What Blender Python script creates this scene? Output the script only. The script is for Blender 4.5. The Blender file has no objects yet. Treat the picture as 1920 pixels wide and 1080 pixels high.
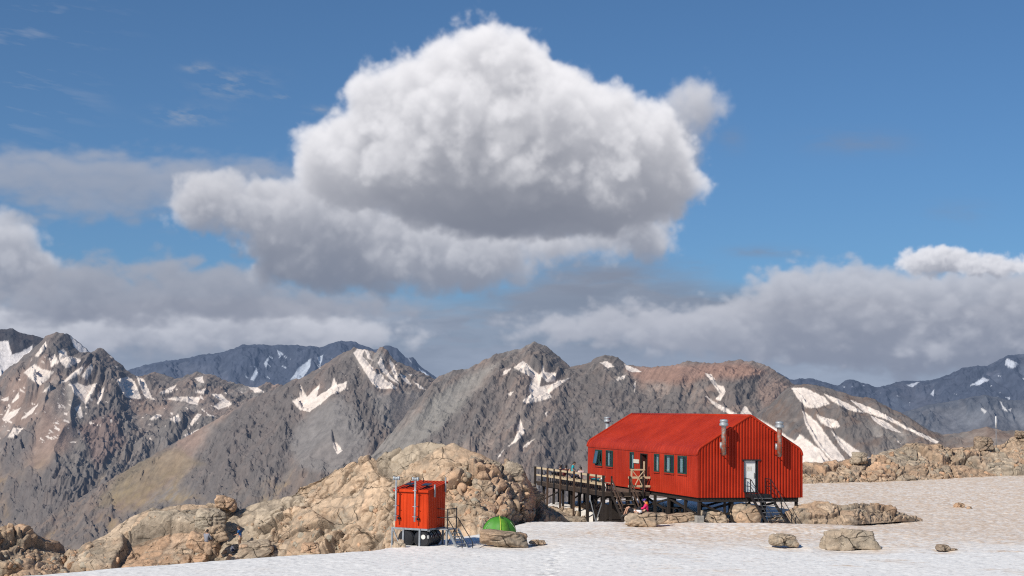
import bpy, bmesh, math, random, time
import numpy as np
from mathutils import Vector, Matrix
PI = math.pi
rng = np.random.default_rng(7)
random.seed(7)
F32 = np.float32

# ---------------------------------------------------------------- camera geometry
FPX, PITCH, ROLL, CAMZ = 2667.0, math.radians(4.99), math.radians(0.92), 8.0
_F = np.array([0, math.cos(PITCH), math.sin(PITCH)])
_R0 = np.array([1.0, 0, 0]); _U0 = np.array([0, -math.sin(PITCH), math.cos(PITCH)])
_R = _R0*math.cos(ROLL) + _U0*math.sin(ROLL)
_U = _U0*math.cos(ROLL) - _R0*math.sin(ROLL)
def ray(px, py):
    px = np.asarray(px, float); py = np.asarray(py, float)
    return _F + ((px-960)/FPX)[..., None]*_R + ((540-py)/FPX)[..., None]*_U
def at(px, py, Y):
    d = ray(px, py); s = np.asarray(Y, float)/d[..., 1]
    p = d*s[..., None]; p[..., 2] += CAMZ
    return p
def atz(px, py, z):
    d = ray(px, py); s = (z-CAMZ)/d[..., 2]
    p = d*s[..., None]; p[..., 2] += CAMZ
    return p
def topx(P):
    P = np.asarray(P, float) - np.array([0, 0, CAMZ])
    d = P@_F
    return 960+FPX*(P@_R)/d, 540-FPX*(P@_U)/d

# ---------------------------------------------------------------- noise
_g = np.random.default_rng(11).normal(size=(3, 32, 32, 32)); _g /= np.sqrt((_g**2).sum(0))
_GX, _GY, _GZ = [np.ascontiguousarray(g.ravel().astype(F32)) for g in _g]
def vnoise(x, y, z, seed=0):
    """gradient noise, about -1..1, lattice turned differently for every seed"""
    r = np.random.default_rng(100+seed); o = r.random(3)*32
    q, _ = np.linalg.qr(r.normal(size=(3, 3))); q = q.astype(F32)
    x = np.asarray(x, F32); y = np.asarray(y, F32); z = np.asarray(z, F32)
    P = [q[k, 0]*x+q[k, 1]*y+q[k, 2]*z+F32(o[k]) for k in range(3)]
    I = []; Fr = []; W = []
    for c in P:
        i = np.floor(c); f = c-i
        I.append(i.astype(np.int32)); Fr.append(f); W.append(f*f*f*(f*(f*6-15)+10))
    a0 = (I[0] & 31) << 10; a1 = ((I[0]+1) & 31) << 10
    b0 = (I[1] & 31) << 5; b1 = ((I[1]+1) & 31) << 5
    c0 = I[2] & 31; c1 = (I[2]+1) & 31
    fx, fy, fz = Fr; gx, gy, gz = fx-1, fy-1, fz-1
    def g(h, u, v, w): return _GX[h]*u+_GY[h]*v+_GZ[h]*w
    u, v, w = W
    n = g(a0+b0+c0, fx, fy, fz); n = n+(g(a1+b0+c0, gx, fy, fz)-n)*u
    m = g(a0+b1+c0, fx, gy, fz); m = m+(g(a1+b1+c0, gx, gy, fz)-m)*u
    n = n+(m-n)*v
    k = g(a0+b0+c1, fx, fy, gz); k = k+(g(a1+b0+c1, gx, fy, gz)-k)*u
    m = g(a0+b1+c1, fx, gy, gz); m = m+(g(a1+b1+c1, gx, gy, gz)-m)*u
    k = k+(m-k)*v
    return (n+(k-n)*w)*F32(1.5)
def fbm(x, y, z, octv=5, gain=.5, lac=2.03, seed=0):
    s = 0; a = 1; t = 0
    for k in range(octv):
        s = s+a*vnoise(x, y, z, seed+k); t += a
        x = x*lac; y = y*lac; z = z*lac; a *= gain
    return s/t
def billow(x, y, z, octv=5, gain=.5, lac=2.1, seed=0):
    s = 0; a = 1; t = 0
    for k in range(octv):
        s = s+a*np.abs(vnoise(x, y, z, seed+k)); t += a
        x = x*lac; y = y*lac; z = z*lac; a *= gain
    return s/t
def ridged(x, y, z, octv=5, gain=.5, lac=2.05, seed=0):
    s = 0; a = 1; t = 0; w = 1
    for k in range(octv):
        n = 1-np.abs(vnoise(x, y, z, seed+k)); n = n*n*w
        s = s+a*n; t += a
        w = np.clip(n*1.6, 0, 1)
        x = x*lac; y = y*lac; z = z*lac; a *= gain
    return s/t
def sstep(a, b, x):
    t = np.clip((x-a)/(b-a), 0, 1); return t*t*(3-2*t)
SUN_E=5.0; SKY_S=.072; SKY_TINT=(.54,.92,1.18); CLOUD_S=1.0; HAZE_D=1/40000.; HAZE_C=(.17,.25,.42)
SKYRES = (1900, 830)
# ---------------------------------------------------------------- clouds (ray-marched once into the sky map)
# All clouds are modelled as density grids, lit by marching towards the sun, and
# stored in the world's sky map (direction -> radiance, opacity).
def cloud_layer(blobs, x0, x1, y0, y1, depth, res, amp, freq, soft, dens, seed,
                sun=(.80, .95), amb=.35, sunI=1., flatbase=None, k=18., octv=5, dres=None, erode=0., vstretch=1., lean=0., leanc=250., kt=1., blur=.45, fade=0., gain=.58):
    """blobs: (cx, cy, rx, ry, rdepth) in units of the photo's pixels at cloud distance"""
    dres = dres or res*1.6
    xs = np.arange(x0, x1, res, dtype=F32); ys = np.arange(y0, y1, res, dtype=F32)
    ds = np.arange(-depth, depth, dres, dtype=F32)
    D = np.empty((len(ds), len(ys), len(xs)), F32)
    Xg, Yg = np.meshgrid(xs, ys)
    # low-frequency warp of the blob field so that the lumps are not ellipses
    for i, d in enumerate(ds):
        wx = Xg+26*fbm(Xg/130, Yg/130, np.full_like(Xg, d/130), 3, seed=seed+50)
        wy = Yg+22*fbm(Xg/130, Yg/130, np.full_like(Xg, d/130), 3, seed=seed+60)
        acc = np.zeros_like(Xg)
        for b in blobs:
            cx, cy, rx, ry, rd = b[:5]
            de = d-lean*(Yg-leanc)
            q = np.sqrt(((wx-cx)/rx)**2+((wy-cy)/ry)**2+(de/rd)**2)
            sd = (q-1)*min(rx, ry)
            acc += np.exp(np.clip(-sd/k, -30, 30))
        f = -k*np.log(np.maximum(acc, 1e-12))            # smooth union, <0 inside
        if flatbase is not None:
            fb = Yg-(flatbase+8*vnoise(Xg/60, np.full_like(Xg, d/60), Xg*0, seed+5))
            f = np.maximum(f, fb*.8)
        D[i] = f
    band = np.abs(D) < amp*1.6+soft*2
    idx = np.nonzero(band)
    X = xs[idx[2]]; Y = ys[idx[1]]*vstretch; Z = ds[idx[0]]
    n = billow(X*freq, Y*freq, Z*freq, octv, gain, seed=seed)
    m = fbm(X*freq*.45, Y*freq*.45, Z*freq*.45, 3, seed=seed+30)
    v = D[idx] - amp*(n*2.2-.6) - amp*.8*m
    if erode:
        v = v+erode*(fbm(X*freq*2.2, Y*freq*2.2, Z*freq*2.2, 4, .65, seed=seed+70))
    D[idx] = v
    rho = np.clip(.5-D/(2*soft), 0, 1)
    rho = (rho*rho*(3-2*rho)*dens).astype(F32)           # optical depth per unit length
    del D
    ex = np.minimum(xs-xs[0], xs[-1]-xs); ey = np.minimum(ys-ys[0], ys[-1]-ys)
    rho *= (sstep(0, 60, ex)[None, None, :]*sstep(0, 30, ey)[None, :, None]).astype(F32)
    # sun: light travels +x (right), +depth (away), +y (down)
    sx, sy = sun
    nx, ny = len(xs), len(ys)
    shx, shy = sx*dres/res, sy*dres/res
    path = dres*math.sqrt(1+sx*sx+sy*sy)
    tau = np.zeros((ny, nx), F32)
    tauv = np.zeros((ny, nx), F32)
    T = np.ones((ny, nx), F32)
    col = np.zeros((ny, nx), F32); cola = np.zeros((ny, nx), F32)
    def shift(a, dx, dy):
        ix, fx = int(math.floor(dx)), dx-math.floor(dx); iy, fy = int(math.floor(dy)), dy-math.floor(dy)
        p = np.pad(a, ((iy+1, 0), (ix+1, 0)))
        A = p[1:1+ny, 1:1+nx]; B = p[1:1+ny, 0:nx]; C = p[0:ny, 1:1+nx]; E = p[0:ny, 0:nx]
        return A*(1-fx)*(1-fy)+B*fx*(1-fy)+C*(1-fx)*fy+E*fx*fy
    for i in range(len(ds)):
        r = rho[i]
        tau = shift(tau, shx, shy)+r*path*.5
        up = np.cumsum(r, 0)*res
        # octaves of softened extinction stand in for multiple scattering
        L = .48*np.exp(-tau*1.1*kt)+.32*np.exp(-tau*.38*kt)+.20*np.exp(-tau*.12*kt)
        powder = 1-.35*np.exp(-r*res*10)
        A = (1-fade*((ys-y0)/(y1-y0))[:, None])*(.5*np.exp(-up*.05)+.5*np.exp(-up*.012))
        a = 1-np.exp(-r*dres)
        col += T*a*L*powder; cola += T*a*A
        T *= 1-a
        tau = tau+r*path*.5
        q = np.pad(tau, 1, mode='edge')
        tau = tau*(1-blur)+(blur*.25)*(q[:-2, 1:-1]+q[2:, 1:-1]+q[1:-1, :-2]+q[1:-1, 2:])
    return xs, ys, col*sunI, cola*amb, 1-T
def _sample(xs, ys, a, px, py):
    fx = (px-xs[0])/(xs[1]-xs[0]); fy = (py-ys[0])/(ys[1]-ys[0])
    ok = (fx >= 0) & (fy >= 0) & (fx < len(xs)-1) & (fy < len(ys)-1)
    fx = np.clip(fx, 0, len(xs)-1.001); fy = np.clip(fy, 0, len(ys)-1.001)
    i = fx.astype(int); j = fy.astype(int); u = fx-i; v = fy-j
    return (a[j, i]*(1-u)*(1-v)+a[j, i+1]*u*(1-v)+a[j+1, i]*(1-u)*v+a[j+1, i+1]*u*v)*ok
SUNC = np.array([1.0, .965, .93], F32); AMBC = np.array([.97, .955, 1.03], F32)
def build_sky(px, py):
    """premultiplied radiance and opacity of all clouds, at sky coordinates px, py"""
    px = px.astype(F32); py = py.astype(F32)
    rgb = np.zeros(px.shape+(3,), F32); al = np.zeros(px.shape, F32)
    def over(c, a):
        nonlocal rgb, al
        rgb = rgb*(1-a[..., None])+c; al = al*(1-a)+a
    def flat(a, shade, tint=(1, 1, 1)):
        over((a*shade)[..., None]*np.array(tint, F32), a)
    zz = np.zeros_like(px)
    # thin high streaks, top left
    n = fbm(px/230+py/400, py/34-px/160, zz, 5, .6, seed=1)*.5+.5
    m = sstep(330, 60, px+py*.3)*sstep(320, 200, py)*sstep(-40, 30, py)
    flat(np.clip((n-.56)*1.5, 0, .42)*m, .62, (1, .98, 1))
    n = fbm(px/50, py/16-px/90, zz, 4, .6, seed=4)*.5+.5
    m = np.exp(-((px-440)/60)**2-((py-158)/24)**2)+np.exp(-((px-350)/60)**2-((py-218)/16)**2)+np.exp(-((px-370)/25)**2-((py-128)/10)**2)+np.exp(-((px-530)/18)**2-((py-182)/6)**2)+.7*np.exp(-((px-600)/25)**2-((py-206)/8)**2)
    flat(np.clip((n-.42)*1.6, 0, .5)*m, .5)
    # grey-blue layered bank low over the mountains, stretched by perspective
    wx = px+50*fbm(px/180, py/90, zz, 3, seed=21); wy = py+14*fbm(px/140, py/60, zz+3, 3, seed=22)
    n = fbm(wx/330, wy/60, zz, 6, .55, seed=8)*.5+.5
    edge = 530-40*np.exp(-((px-1150)/160)**2)+30*np.exp(-((px-900)/110)**2)+10*np.exp(-((px-1500)/200)**2)
    bank = sstep(-40, 70, py-edge+60*fbm(px/260, py/70, zz+9, 5, .6, seed=30))
    a = np.clip(bank*(.86+.4*sstep(.34, .56, n)), 0, .985)
    a = np.maximum(a, .93*sstep(575, 622, py+14*fbm(px/90, py/30, zz+4, 4, seed=31)))
    b = fbm(wx/170, wy/44, zz+7, 6, .55, seed=12)*.5+.5
    c = fbm(wx/420, wy/110, zz+2, 3, .5, seed=14)*.5+.5
    sh = .275+.10*sstep(.36, .74, b)+.09*sstep(.40, .7, c)+.07*sstep(600, 690, py)
    flat(a, sh, (.92, 1.0, 1.12))
    # loose grey scraps right of the middle
    n = fbm(wx/120, wy/30, zz+5, 6, .6, seed=16)*.5+.5
    m = np.exp(-((px-1130)/150)**2-((py-525)/34)**2)+np.exp(-((px-1440)/60)**2-((py-472)/10)**2)+.5*np.exp(-((px-1610)/90)**2-((py-268)/22)**2)+.35*np.exp(-((px-1795)/60)**2-((py-400)/22)**2)+.6*np.exp(-((px-1310)/20)**2-((py-498)/8)**2)+.4*np.exp(-((px-1370)/24)**2-((py-265)/24)**2)
    flat(np.clip((n-.36)*2.4, 0, .75)*np.clip(m, 0, 1), .27, (.97, .97, 1.06))
    for b in CLOUDS:
        xs, ys, c, ca, A = cloud_layer(**b['p'])
        c = _sample(xs, ys, c, px, py); ca = _sample(xs, ys, ca, px, py); A = _sample(xs, ys, A, px, py)
        op = b.get('op', 1.)
        over((c[..., None]*SUNC+ca[..., None]*AMBC)*op, A*op)
    return rgb, al
CLOUDS = [
 # low lit bank on the left, over the far range
 dict(p=dict(blobs=[(100, 632, 130, 22, 90), (300, 618, 80, 20, 90), (440, 624, 120, 26, 90), (510, 600, 44, 30, 90), (600, 618, 90, 24, 90), (10, 612, 80, 24, 90), (690, 630, 50, 16, 60), (230, 590, 50, 14, 40), (410, 590, 40, 14, 40)],
      x0=-160, x1=900, y0=500, y1=720, depth=110, res=2.5, amp=30, freq=1/60., soft=16, dens=.04, seed=200, sun=(.6, 1.9), sunI=.95, amb=.27, lean=.5, leanc=610, k=10, vstretch=1.6, octv=6, erode=14), op=.9),
 # right bank
 dict(p=dict(blobs=[(1490, 560, 80, 60, 110), (1640, 575, 120, 74, 120), (1800, 580, 130, 66, 120), (1950, 575, 110, 74, 120), (1320, 610, 110, 22, 80), (1850, 650, 180, 40, 110), (1600, 650, 200, 32, 110), (1130, 610, 90, 12, 60), (1450, 600, 60, 30, 60)],
      x0=900, x1=2140, y0=430, y1=760, depth=150, res=2.5, amp=38, freq=1/66., soft=14, dens=.04, seed=300, sun=(.6, 2.2), lean=.55, leanc=600, sunI=.66, amb=.29, k=12, vstretch=1.5, octv=6, erode=16), op=.93),
 dict(p=dict(blobs=[(1785, 488, 56, 22, 40), (1740, 500, 36, 10, 40), (1840, 498, 40, 12, 40), (1905, 505, 50, 12, 40)],
      x0=1640, x1=2040, y0=430, y1=560, depth=60, res=2., amp=14, freq=1/30., soft=5, dens=.08, seed=330, sun=(.8, 1.), sunI=1.1, amb=.3, k=8, flatbase=508, dres=3.), op=1.),
 # bright puff at the left edge
 dict(p=dict(blobs=[(30, 490, 44, 52, 60), (-30, 480, 70, 76, 70), (60, 520, 50, 30, 50)],
      x0=-200, x1=240, y0=360, y1=640, depth=110, res=2.5, amp=30, freq=1/62., soft=14, dens=.04, seed=410, sun=(.6, 1.7), lean=.5, leanc=490, sunI=.85, amb=.27, k=14, octv=6, erode=14), op=.95),
 # mid-left grey mass
 dict(p=dict(blobs=[(200, 540, 90, 32, 80), (330, 560, 150, 24, 80), (90, 570, 130, 22, 80), (520, 575, 130, 12, 60), (185, 515, 40, 26, 50), (430, 535, 60, 20, 50), (280, 505, 60, 16, 40)],
      x0=-200, x1=860, y0=400, y1=660, depth=120, res=2.5, amp=36, freq=1/64., soft=16, dens=.034, seed=400, sun=(.6, 2.6), lean=.7, leanc=520, sunI=.36, amb=.24, k=12, vstretch=1.5, octv=6, erode=14), op=.93),
 # mauve streaks upper left
 dict(p=dict(blobs=[(120, 335, 170, 26, 50), (260, 345, 140, 26, 50), (20, 315, 80, 16, 40), (420, 335, 90, 20, 50), (210, 395, 70, 14, 30), (70, 330, 40, 20, 30)],
      x0=-160, x1=700, y0=220, y1=480, depth=70, res=2.5, amp=44, freq=1/75., soft=26, dens=.020, seed=500, sun=(.6, 1.6), sunI=.40, amb=.27, k=14, vstretch=2.0, octv=6, erode=18), op=.75),
 # cloud under and left of the big cumulus
 dict(p=dict(blobs=[(375, 370, 46, 40, 60), (440, 392, 70, 44, 60), (520, 400, 70, 50, 80), (600, 420, 100, 74, 90), (700, 465, 120, 66, 95), (820, 476, 90, 48, 80), (600, 495, 90, 34, 80), (890, 492, 60, 22, 50), (760, 505, 110, 26, 70), (545, 465, 56, 46, 70), (1195, 422, 30, 26, 40), (1150, 442, 40, 16, 40), (1040, 452, 60, 9, 36)],
      x0=240, x1=1320, y0=250, y1=620, depth=150, res=2., amp=38, freq=1/70., soft=15, dens=.042, seed=600, sun=(.5, 2.4), lean=.7, leanc=430, sunI=.88, amb=.28, k=15, fade=.3, erode=18, octv=6, blur=.6), op=.97),
 # loose tower drifting off its right shoulder
 dict(p=dict(blobs=[(1296, 200, 36, 32, 40), (1325, 195, 22, 22, 30), (1268, 240, 34, 44, 40), (1290, 290, 22, 40, 30), (1240, 280, 34, 40, 40)],
      x0=1140, x1=1480, y0=90, y1=440, depth=90, res=2., amp=24, freq=1/56., soft=20, dens=.030, seed=760, sun=(.5, 1.6), lean=.5, leanc=230, sunI=.8, amb=.33, k=12, octv=6, erode=24, fade=.3), op=.95),
 # the big cumulus
 dict(p=dict(blobs=[(897, 98, 42, 62, 70), (840, 138, 54, 58, 80), (960, 150, 78, 82, 110), (770, 182, 72, 74, 110), (690, 182, 34, 56, 60), (860, 230, 150, 116, 190), (1020, 235, 134, 104, 180), (660, 290, 84, 62, 120), (620, 290, 44, 40, 70), (760, 310, 150, 84, 190), (920, 335, 190, 104, 220), (1100, 262, 124, 90, 160), (1190, 270, 74, 70, 110), (1080, 355, 170, 80, 200), (1190, 335, 94, 64, 120), (1255, 310, 36, 54, 50), (1250, 260, 30, 40, 40)],
      x0=480, x1=1420, y0=-30, y1=540, depth=270, res=2., amp=31, freq=1/76., soft=13, dens=.045, seed=700, sun=(.5, 2.0), lean=.85, leanc=230, sunI=1.08, amb=.35, k=12, octv=7, dres=3.4, erode=23, fade=.40, blur=.95, kt=.5, gain=.56)),
]
# ---------------------------------------------------------------- scene, camera, sun, sky
scene = bpy.context.scene
col = scene.collection
scene.render.engine = 'CYCLES'
scene.view_settings.view_transform = 'Standard'
scene.view_settings.look = 'None'
scene.view_settings.exposure = 0
scene.cycles.use_denoising = False
scene.cycles.filter_width = 1.15
scene.cycles.max_bounces = 6
cam = bpy.data.objects.new('camera', bpy.data.cameras.new('camera'))
col.objects.link(cam)
cam.data.sensor_width = 36; cam.data.lens = FPX/1920*36
cam.data.clip_start = .5; cam.data.clip_end = 200000
cam.matrix_world = Matrix(((_R[0], _U[0], -_F[0], 0), (_R[1], _U[1], -_F[1], 0), (_R[2], _U[2], -_F[2], CAMZ), (0, 0, 0, 1)))
scene.camera = cam

SUN_DIR = Vector((.733, .851, -.76)).normalized()          # the way the light travels
sun = bpy.data.objects.new('sun', bpy.data.lights.new('sun', 'SUN'))
col.objects.link(sun)
sun.data.energy = SUN_E; sun.data.angle = math.radians(.53); sun.data.color = (1, .93, .83)
sun.rotation_euler = SUN_DIR.to_track_quat('-Z', 'Y').to_euler()
sun.location = (-300, -350, 320)

world = bpy.data.worlds.new('World'); scene.world = world; world.use_nodes = True
nt = world.node_tree; nt.nodes.clear()
def N(t, **k):
    n = nt.nodes.new(t)
    for a, b in k.items(): setattr(n, a, b)
    return n
def mth(op, a, b=None):
    n = N('ShaderNodeMath', operation=op)
    for i, v in enumerate((a, b)):
        if v is None: continue
        if isinstance(v, (int, float)): n.inputs[i].default_value = v
        else: nt.links.new(v, n.inputs[i])
    return n.outputs[0]
sky = N('ShaderNodeTexSky', sky_type='NISHITA')
sky.sun_disc = False
sky.sun_elevation = math.asin(-SUN_DIR.z)
sky.sun_rotation = math.atan2(-SUN_DIR.x, -SUN_DIR.y)
sky.altitude = 1800; sky.air_density = 1.0; sky.dust_density = .35; sky.ozone_density = 2.2
AZ, EL0, EL1 = 24., -2.5, 18.5
SW, SH = SKYRES
az = np.radians(np.linspace(-AZ, AZ, SW)); el = np.radians(np.linspace(EL0, EL1, SH))
azg, elg = np.meshgrid(az, el)
dirs = np.stack([np.sin(azg)*np.cos(elg), np.cos(azg)*np.cos(elg), np.sin(elg)], -1)*1e6
dirs[..., 2] += CAMZ
spx, spy = topx(dirs)
crgb, cal = build_sky(spx, spy)
buf = np.empty((SH, SW, 4), F32); buf[..., :3] = crgb/np.maximum(cal, 1e-4)[..., None]; buf[..., 3] = cal
cimg = bpy.data.images.new('cloud_map', SW, SH, alpha=True, float_buffer=True)
cimg.colorspace_settings.name = 'Non-Color'; cimg.alpha_mode = 'CHANNEL_PACKED'
cimg.pixels.foreach_set(buf.ravel()); cimg.update(); cimg.pack()
tc = N('ShaderNodeTexCoord'); sp = N('ShaderNodeSeparateXYZ'); nt.links.new(tc.outputs['Generated'], sp.inputs[0])
u = mth('ADD', mth('MULTIPLY', mth('ARCTAN2', sp.outputs[0], sp.outputs[1]), 1/math.radians(2*AZ)), .5)
v = mth('MULTIPLY', mth('SUBTRACT', mth('ARCSINE', sp.outputs[2]), math.radians(EL0)), 1/math.radians(EL1-EL0))
cb = N('ShaderNodeCombineXYZ'); nt.links.new(u, cb.inputs[0]); nt.links.new(v, cb.inputs[1])
it = N('ShaderNodeTexImage', image=cimg, extension='CLIP', interpolation='Linear')
nt.links.new(cb.outputs[0], it.inputs[0])
hs = N('ShaderNodeMix', data_type='RGBA', blend_type='MULTIPLY'); hs.inputs[0].default_value = 1
hs.inputs[7].default_value = (*SKY_TINT, 1); nt.links.new(sky.outputs[0], hs.inputs[6])
b1 = N('ShaderNodeBackground'); b1.inputs[1].default_value = SKY_S; nt.links.new(hs.outputs[2], b1.inputs[0])
b2 = N('ShaderNodeBackground'); b2.inputs[1].default_value = CLOUD_S; nt.links.new(it.outputs[0], b2.inputs[0])
mx = N('ShaderNodeMixShader'); nt.links.new(it.outputs[1], mx.inputs[0]); nt.links.new(b1.outputs[0], mx.inputs[1]); nt.links.new(b2.outputs[0], mx.inputs[2])
ow = N('ShaderNodeOutputWorld'); nt.links.new(mx.outputs[0], ow.inputs[0])

# ---------------------------------------------------------------- materials
MATS = {}
def nodes_mat(name):
    m = bpy.data.materials.new(name); m.use_nodes = True
    t = m.node_tree
    return m, t, t.nodes['Principled BSDF']
def mat(name, c, rough=.6, metal=0., var=.12, scale=6., bump=0., bscale=30., spec=.4):
    """painted / plain surface with a little procedural unevenness"""
    if name in MATS: return MATS[name]
    m, t, b = nodes_mat(name)
    tcn = t.nodes.new('ShaderNodeTexCoord'); nz = t.nodes.new('ShaderNodeTexNoise'); nz.inputs['Scale'].default_value = scale; nz.inputs['Detail'].default_value = 5
    t.links.new(tcn.outputs['Object'], nz.inputs['Vector'])
    rp = t.nodes.new('ShaderNodeValToRGB'); e = rp.color_ramp.elements
    e[0].position = .3; e[1].position = .7
    e[0].color = (*[x*(1-var) for x in c], 1); e[1].color = (*[min(1, x*(1+var)) for x in c], 1)
    t.links.new(nz.outputs[0], rp.inputs[0]); t.links.new(rp.outputs[0], b.inputs['Base Color'])
    b.inputs['Roughness'].default_value = rough; b.inputs['Metallic'].default_value = metal
    b.inputs['Specular IOR Level'].default_value = spec
    if bump:
        n2 = t.nodes.new('ShaderNodeTexNoise'); n2.inputs['Scale'].default_value = bscale; n2.inputs['Detail'].default_value = 4
        t.links.new(tcn.outputs['Object'], n2.inputs['Vector'])
        bp = t.nodes.new('ShaderNodeBump'); bp.inputs['Strength'].default_value = bump; bp.inputs['Distance'].default_value = .02
        t.links.new(n2.outputs[0], bp.inputs['Height']); t.links.new(bp.outputs[0], b.inputs['Normal'])
    MATS[name] = m
    return m
def attr_mat(name, rough=.9, scale=1., var=.25, bump=.6, bdist=1., bscale=1., spec=.15):
    """colour from the mesh's own 'tint' attribute, broken up by noise in object space"""
    m, t, b = nodes_mat(name)
    at_ = t.nodes.new('ShaderNodeAttribute'); at_.attribute_name = 'tint'
    tcn = t.nodes.new('ShaderNodeTexCoord'); nz = t.nodes.new('ShaderNodeTexNoise'); nz.inputs['Scale'].default_value = scale; nz.inputs['Detail'].default_value = 8; nz.inputs['Roughness'].default_value = .65
    t.links.new(tcn.outputs['Object'], nz.inputs['Vector'])
    mr = t.nodes.new('ShaderNodeMapRange'); mr.inputs[1].default_value = .25; mr.inputs[2].default_value = .75; mr.inputs[3].default_value = 1-var; mr.inputs[4].default_value = 1+var
    t.links.new(nz.outputs[0], mr.inputs[0])
    ml = t.nodes.new('ShaderNodeVectorMath'); ml.operation = 'SCALE'
    t.links.new(at_.outputs['Color'], ml.inputs[0]); t.links.new(mr.outputs[0], ml.inputs['Scale'])
    t.links.new(ml.outputs[0], b.inputs['Base Color'])
    b.inputs['Roughness'].default_value = rough; b.inputs['Specular IOR Level'].default_value = spec
    if bump:
        n2 = t.nodes.new('ShaderNodeTexNoise'); n2.inputs['Scale'].default_value = bscale; n2.inputs['Detail'].default_value = 9; n2.inputs['Roughness'].default_value = .7
        t.links.new(tcn.outputs['Object'], n2.inputs['Vector'])
        bp = t.nodes.new('ShaderNodeBump'); bp.inputs['Strength'].default_value = bump; bp.inputs['Distance'].default_value = bdist
        t.links.new(n2.outputs[0], bp.inputs['Height']); t.links.new(bp.outputs[0], b.inputs['Normal'])
    return m
def grid_mesh(name, P, tint, m, smooth=True, keep=None):
    """P: rows x cols x 3 grid of points, tint: rows x cols x 3"""
    r, c = P.shape[:2]
    me = bpy.data.meshes.new(name)
    v = P.reshape(-1, 3).astype(F32)
    i = (np.arange(r-1)[:, None]*c+np.arange(c-1)[None]).ravel()
    q = np.stack([i, i+1, i+c+1, i+c], 1).astype(np.int32)
    if keep is not None:
        k = keep.ravel(); q = q[k[q].any(1)]
        used = np.zeros(len(v), bool); used[q.ravel()] = True
        mp = np.cumsum(used)-1; v = v[used]; q = mp[q].astype(np.int32)
        tint = tint.reshape(-1, 3)[used]
    me.vertices.add(len(v)); me.vertices.foreach_set('co', v.ravel())
    me.loops.add(q.size); me.loops.foreach_set('vertex_index', q.ravel())
    me.polygons.add(len(q)); me.polygons.foreach_set('loop_start', np.arange(0, q.size, 4, dtype=np.int32))
    me.polygons.foreach_set('loop_total', np.full(len(q), 4, np.int32))
    me.polygons.foreach_set('use_smooth', np.full(len(q), smooth))
    me.update(calc_edges=True)
    a = me.attributes.new('tint', 'FLOAT_COLOR', 'POINT')
    t4 = np.ones((len(v), 4), F32); t4[:, :3] = tint.reshape(-1, 3)
    a.data.foreach_set('color', t4.ravel())
    me.materials.append(m)
    o = bpy.data.objects.new(name, me); col.objects.link(o)
    return o
def mix3(a, b, w): return np.asarray(a)*(1-w[..., None])+np.asarray(b)*w[..., None]
# ---------------------------------------------------------------- mountains
def poly_mask(px, py, polys, feather=2.0):
    """soft mask of polygons given in the photo's bearings"""
    out = np.zeros(px.shape, F32)
    for pg in polys:
        pg = np.array(pg, float)
        x0, y0 = pg.min(0)-6; x1, y1 = pg.max(0)+6
        s = (px > x0) & (px < x1) & (py > y0) & (py < y1)
        if not s.any(): continue
        X = px[s]; Y = py[s]
        ins = np.zeros(X.shape, bool); dmin = np.full(X.shape, 1e9)
        for k in range(len(pg)):
            a = pg[k]; b = pg[(k+1) % len(pg)]
            c = ((a[1] > Y) != (b[1] > Y))
            with np.errstate(divide='ignore', invalid='ignore'):
                xi = (b[0]-a[0])*(Y-a[1])/(b[1]-a[1])+a[0]
            ins ^= c & (X < xi)
            ab = b-a; t = np.clip(((X-a[0])*ab[0]+(Y-a[1])*ab[1])/max(1e-6, ab@ab), 0, 1)
            dmin = np.minimum(dmin, np.hypot(X-a[0]-t*ab[0], Y-a[1]-t*ab[1]))
        d = np.where(ins, dmin, -dmin)
        out[s] = np.maximum(out[s], sstep(-feather, feather, d))
    return out
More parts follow.
